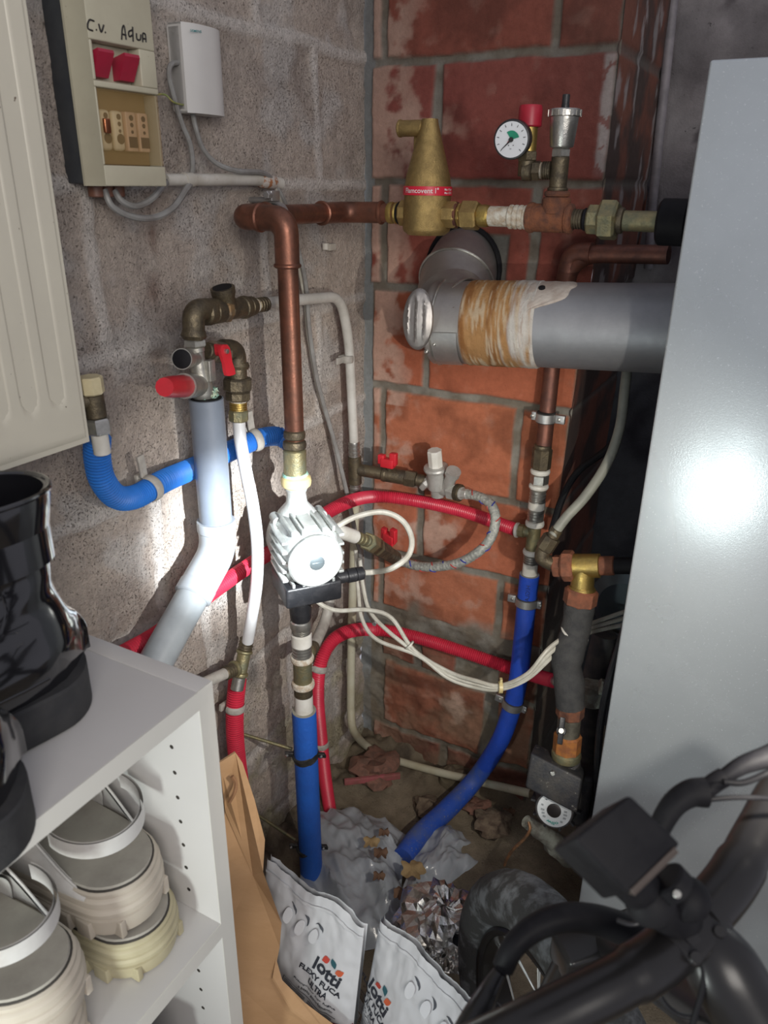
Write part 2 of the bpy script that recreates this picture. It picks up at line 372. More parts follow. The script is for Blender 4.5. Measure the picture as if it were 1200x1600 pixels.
def returnwall():
    m = MB(); cols = []
    def fn(a, b):
        z = -.02+1.68*b; s = .431-.018*sst(1.3, .6, z); o = -.36*a
        j = min(abs(z-q) for q in (1.436, 1.252, 1.073, .884, .694, .529, .39, .254, .08)); j = 1-sst(.004, .009, j)
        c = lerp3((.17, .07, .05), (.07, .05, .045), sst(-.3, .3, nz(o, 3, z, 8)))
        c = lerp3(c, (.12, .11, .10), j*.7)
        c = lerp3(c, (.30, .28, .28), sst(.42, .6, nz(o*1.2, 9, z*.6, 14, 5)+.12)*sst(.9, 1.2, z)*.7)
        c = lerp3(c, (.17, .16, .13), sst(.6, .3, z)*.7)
        cols.append(c); d = -.003*j+nz(o, 0, z, 12)*.001
        return WR(s+d, o, z)
    m.grid(fn, 60, 300); m.col = cols; return m
def recesswall():
    m = MB(); cols = []
    def fn(a, b):
        s = .40+1.5*a; z = -.02+1.9*b
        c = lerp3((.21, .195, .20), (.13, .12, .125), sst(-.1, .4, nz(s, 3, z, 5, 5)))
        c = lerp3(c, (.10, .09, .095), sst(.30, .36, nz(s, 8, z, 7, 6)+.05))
        c = lerp3(c, (.065, .065, .075), sst(1.02, .85, z))  # shade of the recess painted in: near black below flue height
        cols.append(c); return WR(s, -.35+nz(s, 0, z, 8)*.006, z)
    m.grid(fn, 160, 200); m.col = cols; return m
def floormesh():
    m = MB(); cols = []
    def fn(a, b):
        s = -.02+2.0*a**1.3; o = -.38+2.6*b
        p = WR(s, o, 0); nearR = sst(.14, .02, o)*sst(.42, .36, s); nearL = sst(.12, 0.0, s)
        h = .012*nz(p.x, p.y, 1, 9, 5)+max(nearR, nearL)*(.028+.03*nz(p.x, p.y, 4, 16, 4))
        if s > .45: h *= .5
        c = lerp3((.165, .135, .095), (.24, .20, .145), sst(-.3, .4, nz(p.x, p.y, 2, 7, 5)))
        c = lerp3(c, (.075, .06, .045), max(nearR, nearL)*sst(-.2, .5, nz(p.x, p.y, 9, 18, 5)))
        cols.append(c); return V((p.x, p.y, h))
    m.grid(fn, 200, 230); m.col = cols; return m
WM = wallmat('painted_concrete_block', 130, (.13, .105, .09), .65, 1.0, 330, .60, .20)
BM_ = wallmat('red_clay_block', 90, (.10, .045, .03), .45, .35, 240, .66, .12)
FM = wallmat('dusty_concrete', 60, (.06, .05, .04), .5, .5, 120, .62, .2)
PM = wallmat('recess_plaster', 40, (.03, .028, .03), .7, .4, 60, .68, .15)
struct('wall_left', leftwall(), WM)
struct('wall_back', brickwall(), BM_)
struct('wall_recess_side', returnwall(), BM_)
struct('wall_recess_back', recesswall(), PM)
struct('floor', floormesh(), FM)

# ------------------------------------------------------------------ radiator, upper left
def WLv(du, do, dz): return -DL*du+NL*do+UP*dz
RADM = mat('radiator_enamel', (.60, .57, .47), (.56, .53, .44), 6, .4, .6, .38, spk=(.12, .08, .05), spks=170, spkt=.735)
q = l(141, 690, .085); u0 = (q-PC).dot(-DL); zb = q.z
t = T('radiator', 'cream enamel panel radiator with pressed flutes on left wall, cut by photo edge', 'radiator', WL(u0+.3, .04, zb))
m = MB()
def radf(a, b):
    u = u0+.55*a; z = zb+.72*b; x = u-u0; zz = z-zb; d = .085
    e = min(x, zz); 
    if e < .004: d -= .006*(1-e/.004)
    # vertical flutes recessed between rails
    ph = ((x-.022) % .0333)/.0333
    k = sst(.0, .13, ph)*sst(.62, .49, ph)
    act = sst(.022, .024, x)*sst(.045+.012*abs(ph-.31)*2, .062+.012*abs(ph-.31)*2, zz)
    return WL(u, d-.0075*k*act, z)
m.grid(radf, 260, 110)
t.part('front_panel', m, RADM, ang=70)
m = MB(); m.box(WL(u0+.275, .072, zb+.36), -DL*.275, NL*.012, UP*.36); m.box(WL(u0+.275, .03, zb+.36), -DL*.265, NL*.008, UP*.35)
t.part('rear_panel', m, RADM)
# its valve
a, b = l(140, 588, .075), l(157, 690, .075)
t = T('radiator_valve', 'cream capped metal radiator valve feeding the blue conduit under the radiator corner', 'valve', b)
stack(t, a, b, [('cap', mat('cream_cap', (.60, .53, .33), (.5, .43, .26), 30, rough=.4), 0, .26, .0135, 'oct'), ('body', BRASSD, .26, .62, .0115, 'c'), ('nut', NICKEL, .62, .86, .0155, 'h'), ('pipe_stub', WHITE, .86, 1.2, .0095, 'c')])
m = MB(); pts = [a-NL*.01-UP*.01, a-NL*.0+WLv(.05, 0, -.012)]; m.tube([mix(a, b, .35), mix(a, b, .35)+WLv(.05, -.02, 0)], .009); t.part('tail_pipe', m, BRASSD)

# ------------------------------------------------------------------ fuse box
BOXM = mat('fuse_box_cream', (.50, .475, .36), (.44, .41, .31), 12, .4, .65, .45, spk=(.15, .12, .08), spks=150, spkt=.73)
BOXB = mat('fuse_box_grey_side', (.035, .04, .048), (.05, .055, .06), 30, .4, .6, .5)
AMB = mat('amber_cover', (.40, .27, .11), (.36, .24, .09), 8, .4, .6, .12, alpha=.24)
INK = mat('ink', (.02, .018, .018), None, rough=.6)
fd = .057                                                # face depth off the wall
def fb(px, py, o=fd): return l(px, py, o)
def uz(p): return (p-PC).dot(-DL), p.z
uR = uz(fb(253, 200))[0]; uL = uz(fb(155, 200))[0]; zB = uz(fb(205, 291))[1]; zT = zB+.30
t = T('fuse_box', 'cream fuse box with amber window and two red switches marked C.V. and AquA', 'fuse box', WL((uL+uR)/2, 0, zB))
uL2 = uL+.006
m = MB(); m.box(WL((uR+uL2)/2, .017, (zB+zT)/2), -DL*((uL2-uR)/2-.002), NL*.017, UP*((zT-zB)/2-.002), .002); t.part('back_case', m, BOXB, label='dark grey rear case')
# cover: frame pieces around the switch well and window
def fbx(ua, ub, za, zb_, oa, ob, bev=.0015, mm=None):
    mm = mm or MB(); mm.box(WL((ua+ub)/2, (oa+ob)/2, (za+zb_)/2), -DL*(abs(ub-ua)/2), NL*(abs(ob-oa)/2), UP*(abs(zb_-za)/2), bev); return mm
zs1, zs0 = uz(fb(183, 69))[1], uz(fb(185, 130))[1]; zw1, zw0 = uz(fb(186, 140))[1], uz(fb(203, 259))[1]
us1, us0 = uz(fb(147, 90))[0], uz(fb(219, 95))[0]
m = MB()
fbx(uR, uL, zs1, zT, .034, fd, mm=m); fbx(uR, us0, zs0, zs1, .034, fd, mm=m); fbx(us1, uL, zs0, zs1, .034, fd, mm=m); fbx(uR, uL, zw1, zs0, .034, fd, mm=m)
fbx(uL-.003, uL, zw0, zw1, .034, fd, mm=m); fbx(uR, uR+.002, zw0, zw1, .034, fd-.004, mm=m); fbx(uR, uL, zB, zw0, .034, fd, mm=m); fbx(us0, us1, zs0, zs1, .034, fd-.016, mm=m)
# slanted left cheek
m.slab([WL(uL, fd, zB), WL(uL, fd, zT), WL(uL2+.001, .034, zT), WL(uL2+.001, .034, zB)], NL*-.003)
cov = t.part('cover', m, BOXM)
m = MB(); fbx(uR+.004, uL-.004, zw0, zw1, .034, .038, mm=m); t.part('inner_plate', m, mat('fuse_plate', (.30, .20, .09), (.25, .16, .07), 20, rough=.6))
for i in range(4):
    uc = uL-.020-i*(uL-uR-.02)/4; m = MB(); za, zb2 = mix(zw0, zw1, .20), mix(zw0, zw1, .74)
    fbx(uc-.0075, uc+.0075, za, zb2, .038, .047, .005 if i < 2 else .0015, mm=m)
    br = t.part('fuse_holder', m, mat('fuse_holder', (.95, .80, .52) if i < 2 else (.75, .50, .32), None, rough=.5), label='cream rounded fuse holder' if i < 2 else 'brown square fuse holder')
    mm = MB()
    if i < 2: mm.lathe(WL(uc, .047, za+.012), WL(uc, .0477, za+.012), [(0, .0052), (1, .0052)], 16); 
    else: fbx(uc-.006, uc+.006, za+.004, za+.015, .047, .0478, 0, mm=mm)
    for k in range(3): mm.lathe(WL(uc, .047, zb2-.006-k*.007), WL(uc, .0475, zb2-.006-k*.007), [(0, .003-.0006*k), (1, .003-.0006*k)], 10)
    t.part('rating_mark', mm, mat('fuse_mark', (.12, .08, .05) if i < 2 else (.03, .015, .03), None, rough=.5), parent=br)
m = MB(); fbx(uR+.001, uL-.003, zw0+.001, zw1-.001, fd-.0035, fd-.001, .0008, mm=m); win = t.part('window_flap', m, AMB, label='amber transparent flap')
m = MB(); fbx(uL-.014, uL-.006, (zw0+zw1)/2-.006, (zw0+zw1)/2+.008, fd-.001, fd+.003, .001, mm=m); t.part('latch', m, COPPERB, parent=win, label='shiny orange latch')
for px in (163, 203):
    uc = uz(fb(px, 100))[0]; zc_ = (zs0+zs1)/2; m = MB()
    # rocker: wedge protruding at its top
    w2 = .0105; P = [(fd-.016, zc_-.015), (fd-.016, zc_+.006), (fd+.004, zc_+.011), (fd+.005, zc_+.008), (fd-.007, zc_-.014)]
    m.slab([WL(uc+w2, o, z) for o, z in P], DL*(2*w2)); t.part('switch', m, REDS, label='dull red rocker switch', smooth_=False)
def stroke(mm, pts, r=.0009): mm.tube([V(p) for p in pts], r, 6)
m = MB()
def ink(px, py): return l(px, py, fd+.0003)
for pts in [[(147, 33), (140, 31), (137, 38), (138, 45), (145, 48)], [(150, 46), (151, 47)], [(154, 37), (158, 50), (162, 39)], [(164, 50), (165, 51)],
            [(190, 62), (191, 45), (194, 41), (197, 62)], [(190, 53), (197, 55)], [(206, 47), (201, 50), (202, 57), (207, 55)], [(207, 42), (208, 65)],
            [(213, 52), (214, 61), (219, 62), (220, 54)], [(223, 66), (223, 53), (227, 54), (228, 66)], [(223, 60), (228, 61)]]:
    stroke(m, smooth([ink(*p) for p in pts], 4))
t.part('handwriting', m, INK, parent=cov, label='black felt-tip words C.V. AquA')
m = MB()
for px in (150, 165, 182):
    p = l(px, 296, .022); m.cyl(p+UP*.006, p-UP*.008, .009)
t.part('cable_gland', m, mat('brown_gland', (.16, .07, .045), None, rough=.5), label='brown cable glands')

# ------------------------------------------------------------------ thermostat receiver
SIE = mat('off_white_plastic', (.58, .57, .55), (.55, .54, .52), 10, .4, .6, .42)
o1 = .034
cs = [l(290, 37, o1), l(352, 46, o1), l(361, 180, o1), l(302, 177, o1)]
uA, uB = uz(cs[3])[0], uz(cs[2])[0]; z1, z0 = uz(l(320, 40, o1))[1], uz(l(330, 179, o1))[1]
t = T('thermostat_receiver', 'off-white rectangular heating control box with green maker name, right of fuse box', 'control box', WL((uA+uB)/2, 0, z0))
m = MB()
def sf(a, b):
    d = o1-.009*(abs(2*a-1)**3)*(1 if a < .5 else 1.2)
    return WL(uA+(uB-uA)*a, d, z0+(z1-z0)*b)
m.grid(sf, 16, 2); 
m.box(WL((uA+uB)/2, .012, (z0+z1)/2), -DL*((uA-uB)/2), NL*.0118, UP*((z1-z0)/2-.001), .003)
m.slab([sf(i/12, 1) for i in range(13)]+[WL(uB, .005, z1), WL(uA, .005, z1)], -UP*.002); m.slab([sf(i/12, 0) for i in range(13)]+[WL(uB, .005, z0), WL(uA, .005, z0)], UP*.002)
m.slab([sf(0, 0), sf(0, 1), WL(uA, .005, z1), WL(uA, .005, z0)], -DL*-.001); m.slab([sf(1, 0), sf(1, 1), WL(uB, .005, z1), WL(uB, .005, z0)], -DL*.001)
cs_ = t.part('casing', m, SIE)
# lettering helper: flat text mesh in 2-D
_dg = None
def text2d(s, bold=0):
    cu = bpy.data.curves.new('txt', 'FONT'); cu.body = s; cu.size = 1; cu.offset = bold; cu.resolution_u = 3
    o = bpy.data.objects.new('txt', cu); C.objects.link(o); bpy.context.view_layer.update()
    me = bpy.data.meshes.new_from_object(o.evaluated_get(bpy.context.evaluated_depsgraph_get()))
    vs = [tuple(v.co[:2]) for v in me.vertices]; fs = [list(p.vertices) for p in me.polygons]
    bpy.data.objects.remove(o); bpy.data.curves.remove(cu); bpy.data.meshes.remove(me)
    x0 = min(v[0] for v in vs); x1 = max(v[0] for v in vs); y0 = min(v[1] for v in vs); y1 = max(v[1] for v in vs)
    return [((x-x0)/(x1-x0), (y-y0)/(y1-y0)) for x, y in vs], fs
def text(mm, s, fn, bold=0):
    vs, fs = text2d(s, bold); mm.add([fn(x, y) for x, y in vs], fs)
m = MB(); text(m, 'SIEMENS', lambda x, y: l(297+18*x, 49.5+2*x-4*y, o1+.0012), .01)
t.part('lettering', m, mat('teal_print', (.02, .25, .26), None, rough=.5), parent=cs_)

# ------------------------------------------------------------------ conduit and cables near it
m = MB(); cp = [l(258, 281, .02), l(310, 281, .02), l(400, 281, .02), l(438, 287, .02)]
t = T('rigid_conduit', 'painted rigid conduit running level under the heating control box', 'conduit', cp[1])
pp = smooth(cp, 6); m.tube(pp, [R(p, 18) for p in pp]); t.part('tube', m, WHITED)
m = MB(); m.lathe(l(405, 282, .02), l(432, 286, .02), [(0, R(cp[2], 17)), (.1, R(cp[2], 21)), (.8, R(cp[2], 21)), (1, R(cp[2], 12))]); t.part('rusty_end', m, mat('peeling_paint', (.50, .45, .40), (.33, .14, .06), 70, .5, .56, .8), label='rusty peeling end sleeve')
m = MB(); m.lathe(l(287, 281, .02), l(300, 281, .02), [(0, R(cp[1], 21)), (1, R(cp[1], 21))]); t.part('saddle', m, WHITED)
def cable(name, label, pts, wpx, mt, group=None, n=8, cat='cable', k=8):
    P = smooth(pts, k); m = MB(); m.tube(P, [R(p, wpx) for p in P] if not isinstance(wpx, float) else wpx, n); return single(name, label, cat, m, mt, group)
cable('grey_cable', 'thick grey cable looping low from fuse box underside up to the rigid conduit', [l(163, 296, .03), l(175, 322, .035), l(205, 338, .035), l(240, 340, .035), l(270, 325, .035), l(290, 297, .03), l(298, 286, .02)], 10, GREYC)
cable('grey_cable', 'shorter grey cable looping from fuse box underside into the conduit mouth', [l(178, 297, .03), l(190, 314, .035), l(212, 322, .035), l(235, 312, .035), l(252, 294, .03), l(262, 283, .02)], 10, GREYC)
cable('grey_cable', 'grey cable hooking over left of the heating control box down to the conduit', [l(284, 98, .014), l(268, 100, .02), l(264, 118, .02), l(272, 152, .02), l(284, 192, .02), l(297, 225, .02), l(301, 255, .02), l(299, 276, .016)], 8, GREYC)
cable('grey_cable', 'grey cable curving from the base of the heating control box onto the conduit', [l(301, 178, .014), l(306, 200, .02), l(317, 232, .02), l(338, 255, .022), l(370, 267, .03), l(410, 270, .028), l(428, 283, .022)], 8, GREYC)
cable('earth_wire', 'thin green and yellow wire between fuse box and heating control box', [l(241, 148, .02), l(258, 148, .022), l(272, 160, .025), l(292, 165, .016)], 3, mat('green_yellow_wire', (.20, .24, .08), (.30, .26, .08), 90, .45, .55, .5))
cable('grey_cable', 'long grey cable descending behind the copper riser to the wall corner', [l(428, 284, .022), l(442, 310, .022), l(455, 345, .02), l(466, 390, .02), l(478, 445, .018), l(484, 520, .02), l(495, 590, .02), l(508, 640, .02), l(525, 700, .03), l(542, 770, .04), l(555, 830, .045), l(565, 880, .045), l(571, 940, .045), zc(585, 975, 1.36)], 7, GREYC, k=6)
cable('grey_cable', 'second grey cable close beside the long one behind the copper riser', [l(424, 284, .022), l(436, 306, .02), l(450, 350, .016), l(463, 400, .012), l(476, 470, .010), l(482, 530, .010), l(497, 610, .010), l(513, 660, .014), l(528, 715, .022), l(538, 760, .03)], 5, CABLEW, k=6)
# small wall plug
t = T('pipe_clip', 'small empty pale pipe clip fixed to left wall right of the copper riser', 'clip', l(517, 386, 0))
m = MB(); c = l(517, 386, .005); m.box(c, -DL*.011, NL*.0045, UP*.0055, .0015); t.part('base', m, WHITED)
m = MB(); c = l(509, 385, .010); m.lathe(c-UP*.005, c+UP*.005, [(0, .006), (1, .006)], 16); t.part('cup', m, WHITED)
# ------------------------------------------------------------------ copper riser and header
uR_, oR_ = .413, .12; zH = 1.205
t = T('copper_riser', 'tall copper riser above the lit pump, bending at top and along to brass air separator', 'pipe', l(461, 735, oR_))
sepo = .14; sep = r_(667, 337, sepo); ss = (sep-PC).dot(DR)
corner2 = WL(ss*0+.145, .05, zH)
path = fillet([l(461, 700, .118), WL(uR_, oR_, zH), WL(uR_, .048, zH), WL(.145, .048, zH), WR(ss-.05, sepo, zH+.001)], .036, 8)
m = MB(); m.tube(path, .0142, 20); t.part('pipe', m, COPPER)
def elbow(p0, p1, p2, rad, r, nm='elbow'):
    m = MB(); P = fillet([p0, p1, p2], rad, 10); m.tube(P, r, 20)
    m.lathe(P[0]-(P[1]-P[0]).normalized()*.002, P[0]+(P[1]-P[0]).normalized()*.004, [(0, r), (.3, r*1.13), (.7, r*1.13), (1, r)], 20)
    m.lathe(P[-1]-(P[-1]-P[-2]).normalized()*.004, P[-1]+(P[-1]-P[-2]).normalized()*.002, [(0, r), (.3, r*1.13), (.7, r*1.13), (1, r)], 20)
    return t.part(nm, m, COPPER)
elbow(WL(uR_, oR_, zH-.060), WL(uR_, oR_, zH), WL(uR_, .078, zH), .040, .0166)
elbow(WL(uR_, .078, zH), WL(uR_, .048, zH), WL(uR_-.055, .048, zH), .036, .0166)
elbow(WL(.215, .048, zH), WL(.145, .048, zH), WR(.115, sepo, zH+.001), .05, .0162)
stack(t, l(460, 672, .119), l(461, 742, oR_), [('press_socket', BRASSD, 0, .20, .0165, 'r'), ('press_socket', BRASSD, .22, .42, .0178, 'r'), ('coupling_sleeve', BRASSG, .42, 1.0, .0172, 'c', 'dull brass sleeve')])
m = MB(); m.lathe(l(461, 738, oR_), l(461.5, 745, oR_), [(0, .0182), (.5, .0200), (1, .0185)]); t.part('corroded_ring', m, VERDI, label='green corroded ring')

# clamp on header near the wall
pc = WL(.335, .048, zH)
t = T('pipe_clamp', 'steel pipe clamp with screw holding the copper header by the conduit end', 'clamp', pc+UP*.02)
m = MB(); m.lathe(pc-DL*.007, pc+DL*.007, [(0, .0145), (0.02, .0185), (.98, .0185), (1, .0145)], 24); t.part('band', m, STEEL)
m = MB(); m.lathe(pc-DL*.009, pc+DL*.009, [(0, .0143), (0.02, .0166), (.98, .0166), (1, .0143)], 24); t.part('rubber_liner', m, RUBBER)
m = MB(); m.box(pc+UP*.026+DL*-.004, DL*.010, NL*.004, UP*.007, .001); m.hexa(pc+UP*.027-DL*.022, pc+UP*.027-DL*.012, .0055); t.part('screw_lug', m, STEEL)
m = MB(); m.cyl(pc+UP*.02, pc+UP*.02-NL*.046, .004); t.part('stud', m, STEEL)

# ------------------------------------------------------------------ air separator
sz = lambda y: r_(667, y, sepo).z
def rs(w_): return R(sep, w_)
RED = mat('red_band', (.62, .02, .05), (.55, .02, .04), 10, rough=.4)
t = T('air_separator', 'brass air separator with cone top and red name band on the header pipe', 'air separator', V((sep.x, sep.y, sz(367))))
def atz(z): return V((sep.x, sep.y, z))
m = MB(); m.lathe(atz(sz(367)), atz(sz(272)), [(0, rs(58)), (.06, rs(72)), (.11, rs(75)), (.8, rs(72)), (.86, rs(70)), (1, rs(67))], 40); t.part('body', m, BRASSC)
m = MB(); m.lathe(atz(sz(272)), atz(sz(186)), [(0, rs(66)), (.02, rs(65)), (.9, rs(27)), (1, rs(24))], 40); t.part('cone', m, BRASSC)
m = MB(); bx = atz((sz(190)+sz(290))/2)-DR*rs(34)+NR*-.008; m.box(bx, DR*rs(24), NR*.004, UP*(sz(188)-sz(270))/2, .002)
m.box(atz(sz(196))-DR*rs(20), DR*rs(28), NR*.006, UP*(sz(188)-sz(204))/2, .002); t.part('rib_plate', m, BRASSC)
m = MB(); a = atz(sz(200))-DR*rs(44)+NR*.0; m.cyl(a+DR*.012, a-DR*rs(58), .0115); m.cyl(a-DR*rs(50), a-DR*rs(60), .0125); t.part('side_plug', m, BRASSC)
zb0, zb1 = sz(305), sz(291)
m = MB(); m.lathe(atz(zb0), atz(zb1), [(0, rs(75)), (.01, rs(76.5)), (.99, rs(75.5)), (1, rs(73))], 40); bnd = t.part('name_band', m, RED, label='red band with white lettering')
to_c = (CAMP-sep); to_c.z = 0; ang0 = math.atan2(to_c.y, to_c.x)
def cyltext(mm, s, a0, a1, z0_, z1_, rr, c=None):
    c = c or sep
    def fn(x, y):
        an = ang0+a0+(a1-a0)*x; return V((c.x+math.cos(an)*rr, c.y+math.sin(an)*rr, z0_+(z1_-z0_)*y))
    text(mm, s, fn, .01)
m = MB(); dz = zb1-zb0; cyltext(m, 'Flamcovent', -1.02, .20, zb0+dz*.25, zb0+dz*.8, rs(77.4)); cyltext(m, '1"', .30, .44, zb0+dz*.25, zb0+dz*.85, rs(77.4))
cyltext(m, 'Max 10 bar', .72, 1.2, zb0+dz*.55, zb0+dz*.8, rs(77.4)); cyltext(m, 'Max 120 C', .72, 1.2, zb0+dz*.18, zb0+dz*.42, rs(77.4))
t.part('band_lettering', m, mat('white_print', (.8, .75, .75), None, rough=.5), parent=bnd)
ax0 = WR(ss-.068, sepo, zH+.001); stack(t, ax0, atz(zH+.001)-DR*.030, [('tail', BRASS, 0, .30, .0168, 'r'), ('tail', BRASS, .32, .50, .0168, 'r'), ('joint_ring', BLACKM, .50, .60, .0175, 'c'), ('end_hexagon', BRASSC, .60, 1.05, .0205, 'oct')])
stack(t, atz(zH+.001)+DR*.030, atz(zH+.001)+DR*.052, [('end_hexagon', BRASSC, 0, 1, .0205, 'oct')])

# ------------------------------------------------------------------ header fittings to the boiler
e0 = atz(zH+.001)+DR*.052; e1 = r_(1036, 347, sepo)
axv = lambda px: mix(e0, e1, ((r_(px, 340, sepo)-e0).dot(DR))/((e1-e0).dot(DR)))
t = T('header_pipe', 'row of brass and rusty iron fittings from air separator to the boiler', 'pipe', axv(860))
def seg(nm, mt, p0, p1, wpx, kd, lb=None):
    a, b = axv(p0), axv(p1); stack(t, a, b, [(nm, mt, 0, 1, R(mix(a, b, .5), wpx), kd, lb)])
seg('joint_ring', COPPERD, 708, 716, 38, 'c'); seg('union_nut', BRASS, 716, 723, 36, 'oct'); seg('union_nut', BRASSC, 722, 748, 45, 'h'); seg('collar', BRASS, 746, 766, 34, 'r')
seg('nipple', LIME, 764, 800, 30, 'c', 'limescaled nipple'); seg('thread', LIME, 795, 826, 36, 'rib', 'white crusted thread')
seg('tee_end', RUST, 824, 836, 46, 'r'); seg('tee_body', RUST, 832, 885, 42, 'c', 'rusty orange iron tee'); seg('tee_end', RUST, 884, 896, 46, 'r')
seg('nipple', BRASSD, 895, 912, 30, 'rib'); seg('joint_ring', BLACKM, 912, 920, 34, 'c'); seg('union_end', BRASSG, 919, 940, 46, 'oct'); seg('union_nut', BRASSG, 937, 966, 62, 'h', 'large dull brass union nut')
seg('collar', BRASSD, 964, 976, 40, 'r'); seg('pipe_stub', BRASSG, 974, 1040, 31, 'c', 'dull brass pipe stub'); seg('boiler_socket', BLACKM, 1030, 1078, 70, 'c')
# vertical branch: tee neck and riser
tb = axv(860); 
def up(y, x=866): 
    p = r_(x, y, sepo); return V((tb.x, tb.y, p.z))
tb2 = r_(868, 330, sepo); tb = V((tb2.x, tb2.y, tb.z))
seg2 = lambda nm, mt, y0, y1, wpx, kd, lb=None: stack(t, up(y0), up(y1), [(nm, mt, 0, 1, R(tb, wpx), kd, lb)])
seg2('tee_neck', RUST, 336, 308, 44, 'c'); seg2('tee_neck_ring', RUST, 308, 298, 40, 'r'); seg2('branch_socket', BRASSD, 300, 292, 32, 'r'); seg2('branch_pipe', BRASSD, 294, 244, 27, 'c'); 

# auto air vent on top
t = T('air_vent', 'silver cylindrical automatic air vent with black tip above the rusty tee', 'air vent', up(244))
vz = lambda y: up(y)
m = MB(); m.hexa(vz(246), vz(232), R(tb, 30)); t.part('base_nut', m, NICKEL)
m = MB(); m.lathe(vz(232), vz(182), [(0, R(tb, 24)), (.04, R(tb, 34)), (.1, R(tb, 36)), (.95, R(tb, 43)), (1, R(tb, 43))], 32); t.part('float_chamber', m, NICKEL)
m = MB(); m.lathe(vz(183), vz(170), [(0, R(tb, 46)), (.1, R(tb, 49)), (.75, R(tb, 49)), (.95, R(tb, 44)), (1, R(tb, 30))], 32)
for k in range(14):
    an = k*math.pi/7; d = V((math.cos(an), math.sin(an), 0))*R(tb, 49); m.box(mix(vz(183), vz(172), .5)+d, V((math.cos(an), math.sin(an), 0))*.0006, V((-math.sin(an), math.cos(an), 0))*.0022, UP*.004)
t.part('cap_ring', m, NICKEL)
m = MB(); m.cyl(vz(171), vz(163), R(tb, 12)); m.cyl(vz(164), vz(148), R(tb, 11)); t.part('tip', m, BLACK, label='black bleed tip')

# gauge and relief valve on side branch
ga = up(266); gb = r_(822, 268, sepo+.004); gb.z = ga.z-.001
t = T('relief_valve', 'brass relief valve with red cap behind the round dial on side branch', 'valve', gb)
stack(t, ga-(ga-gb).normalized()*.012, gb, [('branch_nipple', BRASSD, 0, .35, R(ga, 27), 'rib'), ('thread_tape', LIME, .34, .42, R(ga, 24), 'rib'), ('elbow_end', BRASSD, .42, .75, R(ga, 30), 'h'), ('elbow_body', BRASSD, .75, 1.15, R(ga, 30), 'c')])
gz = lambda y: V((gb.x, gb.y, r_(822, y, sepo).z))
m = MB(); m.cyl(gz(276), gz(250), R(gb, 26)); m.hexa(gz(252), gz(236), R(gb, 32)); t.part('neck', m, BRASSD)
m = MB(); m.cyl(gz(240), gz(196), R(gb, 26)); t.part('valve_body', m, BRASS)
m = MB(); m.lathe(gz(199), gz(165), [(0, R(gb, 34)), (.06, R(gb, 37)), (.85, R(gb, 36)), (1, R(gb, 33))], 12); t.part('cap', m, mat('dark_red_cap', (.42, .015, .04), (.36, .015, .03), 30, rough=.4), label='red ribbed cap')
GW = mat('dial_white', (.74, .77, .80), (.70, .72, .75), 10, rough=.3)
gc = r_(800, 218, sepo+.035); gd = (V((CAMP.x-.15, CAMP.y, CAMP.z-.05))-gc).normalized(); gd = (gd-V((.12, 0, 0))).normalized()
t = T('pressure_gauge', 'small round pressure gauge with white face and green sector below red cap', 'gauge', gc)
gr = R(gc, 57)
m = MB(); m.lathe(gc-gd*.020, gc+gd*.004, [(0, gr*.8), (.1, gr*.98), (.85, gr*1.02), (.97, gr*.99), (1, gr*.9)], 40); t.part('case', m, BLACK)
m = MB(); m.cyl(gc-gd*.020, gz(225), .006); t.part('stem', m, BRASS)
m = MB(); m.lathe(gc+gd*.0035, gc+gd*.0045, [(0, gr*.9), (1, gr*.9)], 40); fc = t.part('dial_face', m, GW)
g1 = gd.cross(UP).normalized()*-1; g2 = g1.cross(gd).normalized()*-1
if g2.z < 0: g2 = -g2
if g1.x < 0: g1 = -g1
gp = lambda x, y, k=.0052: gc+gd*k+g1*x*gr+g2*y*gr
m = MB(); m.add([gp(0, 0, .0054)]+[gp(.45*math.cos(a*math.pi/180), .45*math.sin(a*math.pi/180), .0054) for a in range(15, 126, 10)], [[0, i, i+1] for i in range(1, 12)]); t.part('green_sector', m, mat('green_print', (.01, .28, .16), None, rough=.4), parent=fc)
def flatline(mm, a, b, wd, k=.0056):
    d = V((b[0]-a[0], b[1]-a[1], 0)); n = V((-d.y, d.x, 0)).normalized()*wd
    mm.add([gp(a[0]+n.x, a[1]+n.y, k), gp(a[0]-n.x, a[1]-n.y, k), gp(b[0]-n.x*.3, b[1]-n.y*.3, k), gp(b[0]+n.x*.3, b[1]+n.y*.3, k)], [[0, 1, 2, 3]])
m = MB(); flatline(m, (.08, .06), (-.52, -.5), .05, .0062); m.lathe(gc+gd*.005, gc+gd*.008, [(0, gr*.13), (1, gr*.12)], 14)
for k in range(11):
    an = math.radians(225-27*k); flatline(m, (.68*math.cos(an), .68*math.sin(an)), (.82*math.cos(an), .82*math.sin(an)), .02)
for x, y in ((-.12, -.28), (.14, -.28)): flatline(m, (x-.03, y), (x+.03, y), .03)
text(m, 'bar', lambda x, y: gp(-.05+.1*x, -.48+.07*y, .0056)); t.part('needle_and_scale', m, INK, parent=fc, label='black needle and scale')
m = MB(); flatline(m, (0, 0), (-.2, -.14), .05, .0058); t.part('red_needle', m, REDP, parent=fc)

